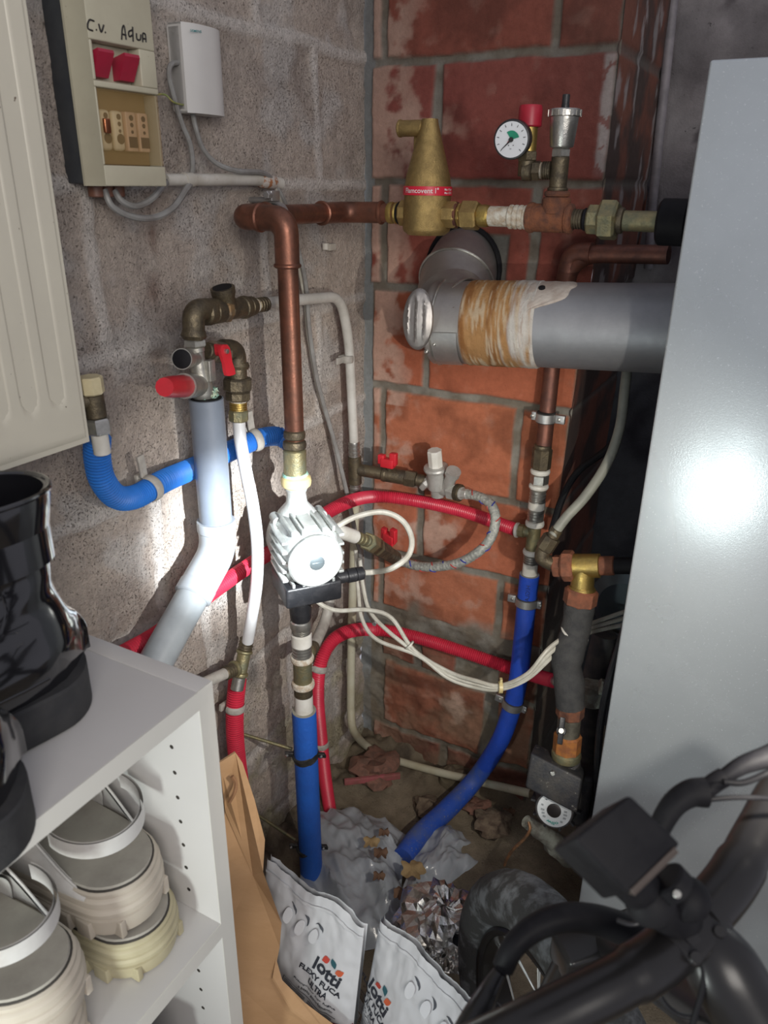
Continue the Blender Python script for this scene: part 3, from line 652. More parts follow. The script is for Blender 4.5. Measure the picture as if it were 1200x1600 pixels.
# ------------------------------------------------------------------ flue
DUL = mat('dull_aluminium', (.40, .385, .37), (.28, .265, .26), 10, .38, .66, .42, .56, .85, .1, 160, stretch=(1, 1, 1), spk=(.2, .15, .12), spks=120, spkt=.72)
ALU = mat('grey_steel_duct', (.36, .37, .39), (.26, .27, .29), 5, .38, .66, .45, .58, .7, .1, 200)
PASTE = mat('rust_brown_sealant', (.44, .22, .07), (.50, .43, .33), 38, .40, .60, .8, bump=.9, bsc=220, stretch=(1.6, 1.6, .35))
PASTEW = mat('grey_sealant', (.45, .41, .37), (.34, .28, .24), 26, .4, .6, .85, bump=.6, bsc=150)
PSM = wallmat('streaky_sealant', 60, (.16, .09, .04), .4, .5, 200, .64, .12)
fa = zc(740, 505, 1.245); fe = zc(1075, 515, 1.115); fr = .0645
fd_ = (fe-fa).normalized()
fx = lambda px: fa+fd_*((r_(px, 508, .115)-fa).dot(fd_))
t = T('flue_pipe', 'large grey metal flue pipe with elbow and orange sealant crossing to the boiler', 'flue pipe', fx(880))
m = MB(); m.lathe(fx(700), fe, [(0, fr), (1, fr)], 56); t.part('straight_duct', m, ALU)
m = MB(); m.lathe(fx(686), fx(742), [(0, fr), (.0, fr*1.03), (.08, fr*1.045), (.14, fr*1.02), (1, fr*1.02)], 56); t.part('elbow_socket', m, DUL)
# rolled bead rings and gores of the elbow
s0 = (fa-PC).dot(DR); cz = fa.z
gore = [WR(s0-.075, -.03, cz+.085), WR(s0-.070, .035, cz+.05), WR(s0-.056, .083, cz+.018), WR(s0-.018, .112, cz+.002), fx(706)]
dirs = [V(NR)*1+UP*-.55, NR*1+UP*-.5+DR*.12, NR*.75+DR*.6-UP*.25, NR*.22+DR*1, fd_]
rings = []
for c_, d_ in zip(gore, dirs):
    d_ = d_.normalized(); n1 = (UP-d_*UP.dot(d_)).normalized(); n2 = d_.cross(n1); rings.append((c_, n1, n2, d_))
GN = 56
def ringpts(rg, r, sh=0): return [rg[0]+rg[3]*sh+(rg[1]*math.cos(2*math.pi*k/GN)+rg[2]*math.sin(2*math.pi*k/GN))*r for k in range(GN)]
for i in range(4):
    m = MB(); vs = ringpts(rings[i], fr*(1.0 if i else .98))+ringpts(rings[i+1], fr*1.0)
    m.add(vs, [[k, (k+1) % GN, GN+(k+1) % GN, GN+k] for k in range(GN)]); t.part('elbow_gore', m, DUL)
m = MB()
for i in (1, 3):
    P = ringpts(rings[i], fr*1.02); m.tube(P+[P[0]], .0022, 8)
P = [fx(697)+(UP*math.cos(2*math.pi*k/40)+fd_.cross(UP)*math.sin(2*math.pi*k/40))*fr*1.05 for k in range(41)]; m.tube(P, .0022, 8)
t.part('rolled_bead', m, NICKEL)
# inspection plate with three ridges on the gore
pcx = zc(652, 500, 1.165); pn = (pcx-rings[2][0]).normalized(); pn = (pn*.9+(CAMP-pcx).normalized()*.9).normalized(); pu = (UP-pn*UP.dot(pn)).normalized(); pv = pn.cross(pu)
m = MB()
def plate(a, b):
    an = 2*math.pi*a; rr = b; x = rr*math.cos(an)*.024; y = rr*math.sin(an)*.046
    rid = .0030*max(0, math.cos((x-.002)/.0125*2*math.pi))**6*(1-b**6)
    return pcx+pv*x+pu*y+pn*(.002+rid-.010*(x/.021)**2*.5-(y/.05)**2*.012-.003*(b > .98))
m.grid(plate, 40, 14); t.part('ribbed_plate', m, DUL)
m = MB(); c_ = zc(644, 400, 1)
m = MB(); cols = []
fz = (UP-fd_*UP.dot(fd_)).normalized(); fy = fd_.cross(fz)
def bandf(a, b):
    an = 2*math.pi*b; n3 = nz(a*9+5, math.cos(an)*.8, math.sin(an)*.8, 1.0, 5); n4 = nz(a*26, math.cos(an)*1.2+3, math.sin(an)*1.2, 1.0, 4)
    e = sst(0, .05, a)*sst(1, .97, a); c = lerp3((.34, .19, .08), (.22, .10, .035), sst(-.2, .4, n3))
    c = lerp3(c, (.46, .38, .27), sst(.08, .42, n4)*.8); c = lerp3(c, (.50, .50, .48), sst(.60, .90, a+n3*.35)*.85); c = lerp3(c, (.42, .38, .33), sst(.10, .0, a+n3*.1)*.8)
    cols.append(c); return fx(735+112*a)+(fz*math.cos(an)+fy*math.sin(an))*fr*(1.004+e*(.035+.012*n4+.010*n3))
m.grid(bandf, 60, 90); m.col = cols; t.part('sealant_band', m, PSM, label='orange-brown streaky sealant band')
m = MB()
def patch(a, b):
    an = math.radians(-35+ (25+110)*a); x0_ = 822; x1_ = 838+10*nz(a*3, 2, 5, 1)+ 52*sst(.42, .62, a)
    c = fx(x0_+(x1_-x0_)*b); e = min(a, 1-a, b, 1-b); front = -fd_.cross(UP)
    if front.y > 0: front = -front
    return c+(front*math.cos(an)+UP*math.sin(an))*(fr*(1.004+.035*sst(0, .12, e)+.012*nz(a*3, b*3, 1, 2)))
m.grid(patch, 40, 24); t.part('sealant_patch', m, PASTEW, label='pale grey smeared sealant patch')
m = MB(); an = math.radians(62); front = fd_.cross(UP); front = front if front.y < 0 else -front
c = fx(848)+(front*math.cos(an)+UP*math.sin(an))*fr*1.045; n_ = (front*math.cos(an)+UP*math.sin(an)); m.lathe(c-n_*.002, c+n_*.0022, [(0, .0050), (.9, .0050), (1, .0042)], 16); t.part('test_hole', m, BLACKM)
m = MB()
def strap_(a, b):
    an = math.radians(-75+70*a); c = fx(690+46*b); return c+(front*math.cos(an)+UP*math.sin(an))*fr*1.055
m.grid(strap_, 16, 6); sp_ = t.part('socket_strap', m, STEEL, label='brighter metal strap with rivet')
m = MB(); an = math.radians(-22); n_ = (front*math.cos(an)+UP*math.sin(an)); m.ball(fx(703)+n_*fr*1.055, .0028); m.ball(fx(690)+(front*math.cos(-.6)+UP*math.sin(-.6))*fr*1.06, .004); t.part('rivet', m, NICKEL, parent=sp_)
# black ring where the flue enters the wall
m = MB(); q0 = rings[0]; n_ = NR; cc = gore[0]+(gore[1]-gore[0])*.45
P = [WR((cc-PC).dot(DR)+math.cos(2*math.pi*k/40)*.068, .002, cc.z+math.sin(2*math.pi*k/40)*.072) for k in range(41)]; m.tube(P, .0045, 8); t.part('wall_seal', m, BLACKM)

# ------------------------------------------------------------------ right copper drop
o2 = .045
t = T('copper_drop', 'copper pipe coming down the brick wall edge from behind the flue', 'pipe', r_(847, 700, o2))
dv = r_(858, 600, o2); pv0 = V((dv.x, dv.y, 0))
P = fillet([r_(1045, 398, .05), r_(893, 396, .036), r_(868, 520, .029), r_(862, 580, .032), r_(848, 712, o2)], .05, 10)
m = MB(); m.tube(P, .0138, 18); t.part('pipe', m, COPPERD)
elb = fillet([r_(925, 396, .040), r_(893, 396, .036), r_(884, 440, .033)], .045, 10); m = MB(); m.tube(elb, .0162, 18); t.part('elbow', m, COPPERD)
dp = lambda y: r_(848-(y-700)*.105, y, o2)
stack(t, dp(694), dp(732), [('union_end', BRASSD, 0, .2, .0155, 'r'), ('union_body', BRASSD, .15, 1.0, .0175, 'oct', 'tarnished bronze coupling')])
stack(t, dp(732), dp(822), [('white_ring', WHITE, 0, .09, .0178, 'r'), ('socket', NICKEL, .09, .26, .0165, 'h'), ('white_ring', WHITE, .26, .34, .0178, 'r'), ('press_sleeve', NICKEL, .34, .58, .0150, 'rib'), ('marker_sleeve', WHITE, .55, .70, .0152, 'c'), ('press_sleeve', NICKEL, .70, .90, .0150, 'rib'), ('white_ring', WHITE, .90, 1.0, .0175, 'r')])
# tee
ta, tb_ = dp(822), dp(862)
m = MB(); m.cyl(ta, tb_, .0125); tm = mix(ta, tb_, .25); te = r_(806, 828, .045); m.cyl(tm, mix(te, tm, .18), .0105); m.hexa(mix(te, tm, .5), mix(te, tm, .12), .0125, 8); t.part('brass_tee', m, BRASSG, label='small brass tee')
m = MB(); m.lathe(mix(te, tm, -.05), mix(te, tm, .18), [(0, .0115), (.3, .0142), (.8, .0142), (1, .011)]); t.part('white_ring', m, WHITE)
stack(t, dp(858), dp(898), [('white_ring', WHITE, 0, .2, .0168, 'r'), ('press_sleeve', NICKEL, .2, .55, .0145, 'rib'), ('pipe_end', WHITE, .5, 1.05, .0140, 'c', 'white plastic pipe end')])

def clamp(name, label, p, axis, r, out, gap, grp=None, lug=1, mtl=None, wd=.015):
    # band round a pipe at p along axis, lug to one side, stud back to the wall
    mtl = mtl or STEEL; axis = axis.normalized(); t = T(name, label, 'clamp', p, grp)
    side = axis.cross(out).normalized()
    m = MB(); m.lathe(p-axis*wd*.62, p+axis*wd*.62, [(0, r*.98), (.02, r*1.09), (.98, r*1.09), (1, r*.98)], 28); t.part('rubber_liner', m, RUBBER)
    m = MB(); m.lathe(p-axis*wd/2, p+axis*wd/2, [(0, r*1.05), (.02, r*1.18), (.98, r*1.18), (1, r*1.05)], 28); t.part('band', m, mtl)
    for s_ in (-1, 1):
        m = MB(); m.box(p+side*s_*(r*1.18+.005*(1.6 if s_ == lug else .7)), side*(.008 if s_ == lug else .004), out*.0035, axis*wd*.5, .001); lg = t.part('lug', m, mtl)
        m = MB(); q = p+side*s_*(r*1.18+.006)+out*.003; m.lathe(q, q+out*.003, [(0, .0032), (.7, .0030), (1, .001)], 12); t.part('screw', m, NICKEL, parent=lg)
    m = MB(); m.cyl(p-out*r, p-out*gap, .004); t.part('stud', m, mtl)
    return t
side0 = (dp(640)-dp(700))
clamp('pipe_clamp', 'shiny steel clamp on the copper pipe below the flue', dp(652), side0, .0148, NR, .045)

# blue insulated pipe, right, long curve to the floor
bp = [dp(897), r_(823, 940, .045), r_(817, 1000, .054), r_(810, 1060, .063), r_(800, 1105, .066), r_(780, 1160, .075), f(742, 1218, .085), f(695, 1268, .06), f(655, 1305, .06), f(630, 1340, .06)]
P = smooth(bp, 10)
rb = .0185
t = T('insulated_pipe', 'long blue foam insulated pipe curving from brick wall down to the plastic sheet', 'pipe', P[-1])
k1 = int(len(P)*.62); m = MB(); m.tube(P[:k1+1], rb, 22); t.part('insulation', m, BLUEI); m = MB(); m.tube(P[k1:], [rb*(1+.10*min(1, i/12)) for i in range(len(P)-k1)], 22); t.part('dusty_insulation', m, BLUED, label='dusty blue lower length')
m = MB(); cc = dp(897); d_ = (P[1]-P[0]).normalized(); m.lathe(cc-d_*.0005, cc+d_*.002, [(0, rb*.98), (1, rb*.98)]); t.part('cut_edge', m, mat('foam_core', (.22, .22, .22), None, rough=.9))
# printed marks along the pipe
m = MB(); pd = (P[12]-P[0]).normalized(); dd = (CAMP-P[8]); dd = (dd-pd*dd.dot(pd)).normalized(); ss_ = pd.cross(dd)
for i0, tx, ln in ((2, 'H/GLAN', .042), (13, 'CLIMAFLEX DN22', .10)):
    a0 = P[i0]; text(m, tx, lambda x, y: a0+pd*(.004+x*ln)+ (dd*math.cos((y-.5)*.42)+ss_*math.sin((y-.5)*.42))*rb*1.012, 0)
t.part('printed_text', m, mat('navy_print', (.005, .015, .10), None, rough=.6))
def along(P, py, lo=0): 
    best = None
    for i, p in enumerate(P):
        d = p-CAMP; v2 = d.dot(CD)/d.dot(CF); u2 = d.dot(CR)/d.dot(CF); yy = 800+FP*(u2*sr+v2*cr)
        if best is None or abs(yy-py) < best[0]: best = (abs(yy-py), i)
    i = best[1]; return P[i], (P[min(i+1, len(P)-1)]-P[max(i-1, 0)]).normalized()
p_, a_ = along(P, 938); clamp('pipe_clamp', 'steel clamp at the top of the blue pipe on brick wall', p_, a_, rb*.98, NR, .045, lug=1)
p_, a_ = along(P, 1098); clamp('pipe_clamp', 'lower steel clamp on blue pipe just under the white cables', p_, a_, rb*.98, (NR-a_*NR.dot(a_)).normalized(), .06, lug=1)

# ------------------------------------------------------------------ red conduits
def conduit(name, label, pts, wpx, mt, n=14, pitch=.0042):
    P = smooth(pts, 10); m = MB(); rr = [R(p, wpx) for p in P]; corr(m, P, sum(rr)/len(rr) if not isinstance(wpx, float) else wpx, pitch)
    single(name, label, 'conduit', m, mt); return P
RA = conduit('corrugated_conduit', 'upper red conduit passing behind the pump and across the brick wall', [l(196, 1020, .035), l(250, 988, .03), l(330, 926, .028), l(395, 880, .028), l(440, 852, .03), l(500, 808, .045), l(545, 784, .062), r_(585, 776, .062), r_(640, 781, .03), r_(720, 798, .03), r_(804, 827, .045)], .0118, REDC)
RB = conduit('corrugated_conduit', 'short vertical red conduit left, ending behind the cardboard', [l(371, 1062, .04), l(367, 1110, .038), l(368, 1160, .038), l(376, 1230, .04), l(384, 1300, .05)], .0140, REDC)
RC = conduit('corrugated_conduit', 'lower red conduit arching from floor corner across brick wall under the cables', [l(517, 1275, .06), l(508, 1215, .05), l(501, 1150, .042), l(496, 1090, .04), l(500, 1040, .04), l(518, 1003, .045), l(548, 986, .06), r_(590, 984, .07), r_(640, 993, .045), r_(710, 1014, .035), r_(798, 1044, .021), r_(830, 1054, .04), r_(866, 1064, .09)], .0128, REDC)
m = MB(); q0 = RC[-1]; d_ = (RC[-1]-RC[-2]).normalized(); m.cyl(q0-d_*.004, q0+d_*.022, .0085); m.lathe(q0+d_*.008, q0+d_*.014, [(0, .009), (.5, .0105), (1, .009)]); single('press_fitting', 'bright metal end fitting on lower red conduit beside the black foam pipe', 'fitting', m, NICKEL)
def saddle(label, p, axis, out, r, grp=None, long=.020, nm='pipe_clip'):
    axis = axis.normalized(); out = (out-axis*out.dot(axis)).normalized(); side = axis.cross(out); t = T(nm, label, 'clip', p, grp)
    m = MB()
    def fn(a, b):
        an = math.radians(-20+220*a); return p+(side*math.cos(an)+out*math.sin(an))*(r*(1.03+.16*math.sin(math.pi*b)**.3))+axis*(b-.5)*.013
    m.grid(fn, 20, 6); t.part('strap', m, CLIP)
    m = MB(); m.box(p-side*(r*1.1+long*.45)-out*r*.55, side*long*.5, out*.0022, axis*.0058, .001); m.box(p-out*r*1.15, side*r*1.15, out*.003, axis*.0062, .001); t.part('foot', m, CLIP)
p_, a_ = along(RA[:40], 943); saddle('pale clip holding upper red conduit right of the leaning drain pipe', p_, a_, NL, .0125)
p_, a_ = along(RB, 1104); saddle('pale clip on the short red conduit above the cardboard', p_, a_, NL, .0150)
p_, a_ = along(RC[:60], 1045); saddle('upper pale clip on the lower red conduit arch near the corner', p_, a_, NL, .0136)
p_, a_ = along(RC[:60], 1163); saddle('lower pale clip on the red conduit beside the blue upright pipe', p_, a_, NL, .0136)

# blue conduit, left
BCD = conduit('corrugated_conduit', 'bright blue conduit bending from the radiator valve across to the copper riser', [l(152, 684, .062), l(152, 715, .055), l(160, 750, .05), l(182, 776, .045), l(212, 776, .04), l(255, 752, .036), l(310, 728, .019), l(370, 700, .022), l(410, 684, .036), l(436, 682, .045), l(450, 690, .06)], .0145, BLUEC, 16, .0040)
for px, lb in ((232, 'broad pale clip on the blue conduit bend under the radiator'), (402, 'pale clip on the blue conduit just left of the copper riser')):
    best = min(range(len(BCD)), key=lambda i: abs((BCD[i]-l(px, 745 if px < 300 else 686, .036)).length)); p_ = BCD[best]; a_ = BCD[best+1]-BCD[best-1]; saddle(lb, p_, a_, NL, .0152, long=.03)
# ------------------------------------------------------------------ fitting group, left wall
of = .055
t = T('brass_tee', 'tarnished brass elbow and open tee on left wall above the safety valve', 'pipe fitting', l(302, 522, of))
e_a, e_b, e_c = l(303, 522, of), l(303, 486, of), l(332, 484, of)
m = MB(); m.tube(fillet([l(303, 524, of), l(302, 484, of), l(340, 483, of)], .02, 8), R(e_b, 35), 20); m.lathe(l(303, 531, of), l(303, 516, of), [(0, R(e_a, 32)), (.4, R(e_a, 40)), (1, R(e_a, 36))]); t.part('elbow', m, BRASSD)
g0, g1_ = l(322, 489, of), l(396, 478, of)
stack(t, g0, g1_, [('collar', BRASSD, -.05, .12, R(g0, 40), 'r'), ('reducer', BRASSD, .1, .30, R(g0, 38), 'c'), ('hex_ring', mat('orange_corroded', (.24, .15, .07), (.13, .10, .07), 60, rough=.6, metal=.4), .30, .42, R(g0, 40), 'oct', 'orange-brown corroded ring'), ('tee_run', BRASSD, .42, .74, R(g0, 33), 'c'), ('collar', BRASSD, .72, .86, R(g0, 38), 'r'), ('collar', BRASSD, .86, 1.0, R(g0, 33), 'r'), ('tape', LIME, 1.0, 1.07, R(g0, 24), 'c', 'white sealing tape'), ('nipple', BRASSD, 1.06, 1.30, R(g0, 25), 'rib')])
m = MB(); a, b = l(355, 482, of), l(347, 449, of); m.lathe(a, b, [(0, R(a, 33)), (.5, R(a, 32)), (.7, R(a, 38)), (.98, R(a, 38)), (1, R(a, 34))], 28); t.part('open_socket', m, BRASSD)
m = MB(); d_ = (b-a).normalized(); m.lathe(b-d_*.001, b+d_*.0006, [(0, R(a, 30)), (1, R(a, 30))], 24); t.part('socket_mouth', m, BLACKM)
# safety valve
SILV = mat('dull_nickel', (.44, .43, .39), (.30, .30, .28), 40, .4, .62, .36, .5, .7, .2, 200)
t = T('safety_valve', 'silver safety valve with red turning cap on top of grey drain pipe', 'valve', l(318, 620, of))
sv = lambda x, y: l(x, y, of)
stack(t, sv(304, 529), sv(306, 548), [('inlet_nut', SILV, 0, .62, R(sv(304, 540), 37), 'h'), ('neck', SILV, .6, 1.1, R(sv(304, 540), 28), 'c')])
m = MB(); P = [sv(306, 546), sv(309, 566), sv(313, 590), sv(316, 612), sv(318, 622)]; m.tube(smooth(P, 5), [R(P[0], v) for v in [26, 25, 25, 24, 24, 26, 27, 28, 28, 29, 31, 33, 35, 36, 36, 36, 36, 35, 34, 33, 33]], 18); t.part('body', m, SILV)
m = MB(); m.box(sv(316, 577)+NL*.014, -DL*.006, NL*.004, UP*.014, .001); t.part('flat_boss', m, SILV)
a, b = sv(306, 560), l(284, 561, of+.022); m = MB(); m.lathe(a, b, [(0, R(a, 22)), (.5, R(a, 25)), (.75, R(a, 31)), (1, R(b, 33))], 28); t.part('side_port', m, SILV)
m = MB(); d_ = (b-a).normalized(); m.lathe(b-d_*.002, b+d_*.0012, [(0, R(b, 31)), (.8, R(b, 30)), (1, R(b, 27))], 28); t.part('black_plug', m, BLACKM, label='black round plug')
a, b = sv(310, 602), l(257, 605, of+.045); m = MB(); m.lathe(mix(a, b, -.2), mix(a, b, .45), [(0, R(a, 30)), (.6, R(a, 37)), (1, R(a, 38))], 24); t.part('spring_housing', m, SILV)
m = MB(); pr = [(0, R(b, 35)), (.06, R(b, 38)), (.85, R(b, 34)), (1, R(b, 30))]; m.lathe(mix(a, b, .40), b, pr, 12); t.part('turning_cap', m, REDP, label='red turning cap')
m = MB()
def crust(a_, b_):
    an = 2*math.pi*a_; return sv(322, 618)+UP*(-.006+.016*b_+.004*nz(a_*5, b_*4, 1, 3))+V((math.cos(an), math.sin(an), 0))*(.017-.004*b_+.005*nz(math.cos(an), math.sin(an), b_*2, 3))
m.grid(crust, 30, 12); t.part('crust', m, VERDI, label='pale green crust')
# ball valve and union
t = T('ball_valve', 'brown brass ball valve with red lever beside the safety valve', 'valve', l(372, 650, of))
stack(t, sv(322, 548), sv(352, 552), [('nipple', BRASSD, 0, .5, R(sv(330, 550), 26), 'c'), ('socket', mat('pinkish_brass', (.30, .24, .19), (.2, .16, .12), 50, rough=.45, metal=.6), .25, 1, R(sv(330, 550), 34), 'c')])
m = MB(); m.tube(fillet([sv(348, 546), sv(369, 546), sv(371, 592)], .022, 8), R(sv(369, 550), 31), 18); m.lathe(sv(371, 566), sv(371, 576), [(0, .0155), (.5, .0172), (1, .0155)]); t.part('elbow', m, BRASSD)
stack(t, sv(371, 590), sv(373, 658), [('tape', LIME, -.05, .03, R(sv(371, 600), 26), 'c'), ('union_nut', BRASSD, .0, .30, R(sv(371, 600), 46), 'oct'), ('union_ring', BRASSD, .30, .52, R(sv(371, 600), 40), 'oct'), ('tape', LIME, .5, .57, R(sv(371, 600), 27), 'c'), ('nipple', BRASS, .55, .75, R(sv(371, 600), 28), 'rib'), ('compression_nut', BRASSG, .74, 1.0, R(sv(371, 600), 32), 'oct')])
a, b = l(348, 548, of+.018), l(357, 585, of+.026); m = MB(); ad = (b-a); sdv = ad.cross(NL).normalized()
m.lathe(a-NL*.012, a+NL*.004, [(0, .008), (.9, .0085), (1, .007)]); 
pl = []
for q, wd in ((-.25, .006), (-.12, .0095), (.15, .0098), (.5, .0080), (.8, .0095), (1.0, .0088), (1.03, .004)): pl.append((mix(a, b, q), wd))
poly = [p+sdv*wd for p, wd in pl]+[p-sdv*wd for p, wd in pl[::-1]]; m.slab(poly, NL*.005); lev = t.part('lever', m, REDP, label='red lever handle')
m = MB(); m.hexa(a+NL*.004, a+NL*.009, .0035); t.part('lever_screw', m, NICKEL, parent=lev)
# drain pipe
o3 = .060
dt = sv(324, 618)
PD = [l(322, 622, o3), l(325, 700, o3), l(329, 790, o3), l(331, 838, o3)]
bend = l(330, 862, o3); low = l(228, 1062, .075)
t = T('drain_pipe', 'grey plastic drain pipe dropping from safety valve then bending behind the shoe shelf', 'drain pipe', l(330, 820, o3))
rp = .0232
top = PD[0]; bot = l(331, 838, o3); bot = V((top.x, top.y, bot.z))
m = MB(); m.lathe(top, bot, [(0, rp*.93), (.002, rp), (1, rp)], 40)
m.v += []; t.part('upright_pipe', m, PVC)
m = MB(); m.lathe(top-UP*.004, top+UP*.0006, [(0, rp*.9), (1, rp*.9)], 32); t.part('pipe_mouth', m, BLACKM)
bt = V((top.x, top.y, bend.z-.004)); k0 = V((top.x, top.y, l(331, 820, o3).z))
ld = (low-bt).normalized()
m = MB(); m.lathe(k0+UP*.004, k0-UP*.012, [(0, rp*1.16), (.1, rp*1.19), (.9, rp*1.19), (1, rp*1.14)], 40); m.tube(fillet([k0, bt, bt+ld*.075], .025, 8), rp*1.13, 36)
m.lathe(bt+ld*.06, bt+ld*.082, [(0, rp*1.12), (.1, rp*1.17), (.9, rp*1.17), (1, rp*1.05)], 36); t.part('elbow', m, mat('grey_pvc_socket', (.36, .39, .42), (.32, .35, .38), 14, rough=.4))
m = MB(); m.lathe(bt+ld*.07, low+ld*.05, [(0, rp), (1, rp)], 40); t.part('leaning_pipe', m, PVC_LIT)
# white hose
HP = smooth([sv(373, 654), l(376, 690, .058), l(385, 740, .07), l(395, 790, .085), l(402, 850, .095), l(401, 910, .09), l(394, 960, .075), l(387, 1002, .058)], 9)
HOSE = mat('white_tube', (.62, .63, .64), (.54, .55, .56), 10, rough=.35)
m = MB(); m.tube(HP, .0094, 18); single('white_hose', 'bulging white plastic tube from ball valve down to the small wall tee', 'hose', m, HOSE)
t = T('wall_tee', 'small brass tee joining the white tube, grey side pipe and short red conduit', 'pipe fitting', l(379, 1040, .052))
tv = lambda x, y: l(x, y, .052)
a, b = tv(386, 998), tv(372, 1068)
stack(t, a, b, [('press_sleeve', BRASSD, -.02, .25, .0118, 'rib'), ('ring', BRASSG, .25, .33, .0135, 'r'), ('tee_body', BRASSG, .3, .75, .0108, 'c'), ('ring', BRASSG, .74, .84, .0135, 'r'), ('sleeve', NICKEL, .84, 1.15, .0105, 'c')])
a, b = tv(378, 1040), l(322, 1066, .045)
stack(t, a, b, [('ring', BRASSG, .16, .26, .0140, 'r'), ('side_sleeve', BRASSD, .25, .5, .0115, 'rib'), ('side_pipe', CLIP, .48, 1.4, .0092, 'c', 'grey side pipe')])

# ------------------------------------------------------------------ white water pipe in the corner
o4 = .035
P = fillet([l(416, 474, .045), l(450, 470, .035), l(532, 463, o4), l(545, 530, o4), l(553, 692, o4)], .035, 8)
t = T('white_pipe', 'white plastic water pipe from brass tee bending down into the wall corner', 'pipe', P[-1])
m = MB(); m.tube(P, .0088, 16); t.part('tube', m, PIPEW)
saddle('yellowed clip on white pipe right of the copper riser', l(543, 561, o4), UP, NL, .0092)
a, b = l(553, 690, o4), l(554, 716, o4)
stack(t, a, b, [('press_sleeve', NICKEL, 0, 1, .0112, 'rib')])
tn = l(555, 733, o4)
stack(t, l(555, 752, o4), l(555, 780, o4), [('press_sleeve', NICKEL, 0, 1, .0112, 'rib')])
m = MB(); m.cyl(l(554, 712, o4), l(555, 756, o4), .0128); t.part('dark_tee', m, BRASSD, label='dark brass tee body')
P = fillet([l(555, 778, o4), l(552, 900, o4), l(549, 1000, o4), l(548, 1122, .04)], .02, 5)
P2 = P[:-1]+smooth([l(548, 1105, .04), l(552, 1140, .05), r_(572, 1165, .055), r_(605, 1183, .05), r_(680, 1205, .05), r_(760, 1224, .06), r_(834, 1241, .10)], 10)
t = T('white_pipe', 'yellowed white pipe dropping down the corner, then low behind blue pipe to dark pump', 'pipe', P2[-1])
m = MB(); m.tube(P2, [.0088]*len(P2), 16); t.part('tube', m, PIPEY)
m = MB(); q0 = P2[-1]; d_ = (P2[-1]-P2[-3]).normalized(); m.cyl(q0-d_*.004, q0+d_*.025, .0125); t.part('end_sleeve', m, BRASSD)

# ------------------------------------------------------------------ filling set on the brick wall
t = T('stop_tap', 'tarnished brass stop tap with red wing handle at the wall corner', 'valve', r_(620, 738, .045))
a, b = tn, r_(666, 752, .062)
stack(t, a, b, [('branch', BRASSD, .05, .40, .0120, 'c'), ('ring', BRASSD, .38, .46, .0150, 'r'), ('valve_body', BRASSD, .44, .72, .0142, 'c'), ('hexagon', BRASSD, .70, .86, .0165, 'h'), ('nipple', BRASSD, .86, 1.05, .0120, 'c')])
vb = mix(a, b, .5); m = MB(); m.cyl(vb, vb+UP*.022+NR*.008, .005); t.part('spindle', m, BRASSD)
def wing(t_, c, s=1.0, yaw=0):
    m = MB(); x = DR*math.cos(yaw)+NR*math.sin(yaw); 
    m.box(c, x*.010*s, NR*.006*s, UP*.0065*s, .002)
    m.box(c+x*.0085*s+UP*.007*s, x*.0052*s, NR*.0045*s, UP*.009*s, .002); m.box(c-x*.0100*s+UP*.004*s, x*.0048*s, NR*.0045*s, UP*.007*s, .002)
    t_.part('wing_handle', m, REDP, label='red wing handle')
wing(t, vb+UP*.028+NR*.010, 1.35)
GREYM = mat('light_grey_metal', (.50, .49, .46), (.40, .39, .36), 50, .4, .6, .38, metal=.4, bump=.2, bsc=250)
rc = r_(682, 757, .07)
t = T('pressure_reducer', 'small light grey pressure reducing valve with white knob on brick wall', 'valve', r_(683, 770, .07))
ra = r_(685, 772, .062); rb_ = r_(679, 706, .078)
stack(t, ra, rb_, [('bottom_cup', GREYM, -.04, .20, R(ra, 24), 'c'), ('body', GREYM, .14, .62, R(ra, 31), 'c'), ('flange', GREYM, .56, .68, R(ra, 39), 'r', 'cream flange'), ('knob', WHITE, .64, 1.04, R(ra, 23), 'oct', 'white adjusting knob')])
m = MB(); m.hexa(mix(a, b, .98), mix(a, b, .98)+(ra-b)*.35, R(ra, 28)); m.tube([b, mix(ra, rb_, .2)], R(ra, 20), 16); t.part('inlet', m, GREYM)
oa, ob = mix(ra, rb_, .15), r_(722, 771, .075)
m = MB(); m.tube([oa, ob], R(oa, 20), 16); m.hexa(mix(oa, ob, .45), mix(oa, ob, .78), R(oa, 27)); t.part('outlet', m, GREYM)
m = MB(); m.lathe(mix(oa, ob, .35), r_(709, 736, .085), [(0, R(oa, 17)), (.75, R(oa, 18)), (.8, R(oa, 23)), (1, R(oa, 23))]); t.part('gauge_port', m, GREYM)
stack(t, mix(oa, ob, .76), ob, [('end_nut', BRASSD, 0, .8, R(oa, 27), 'rib')])
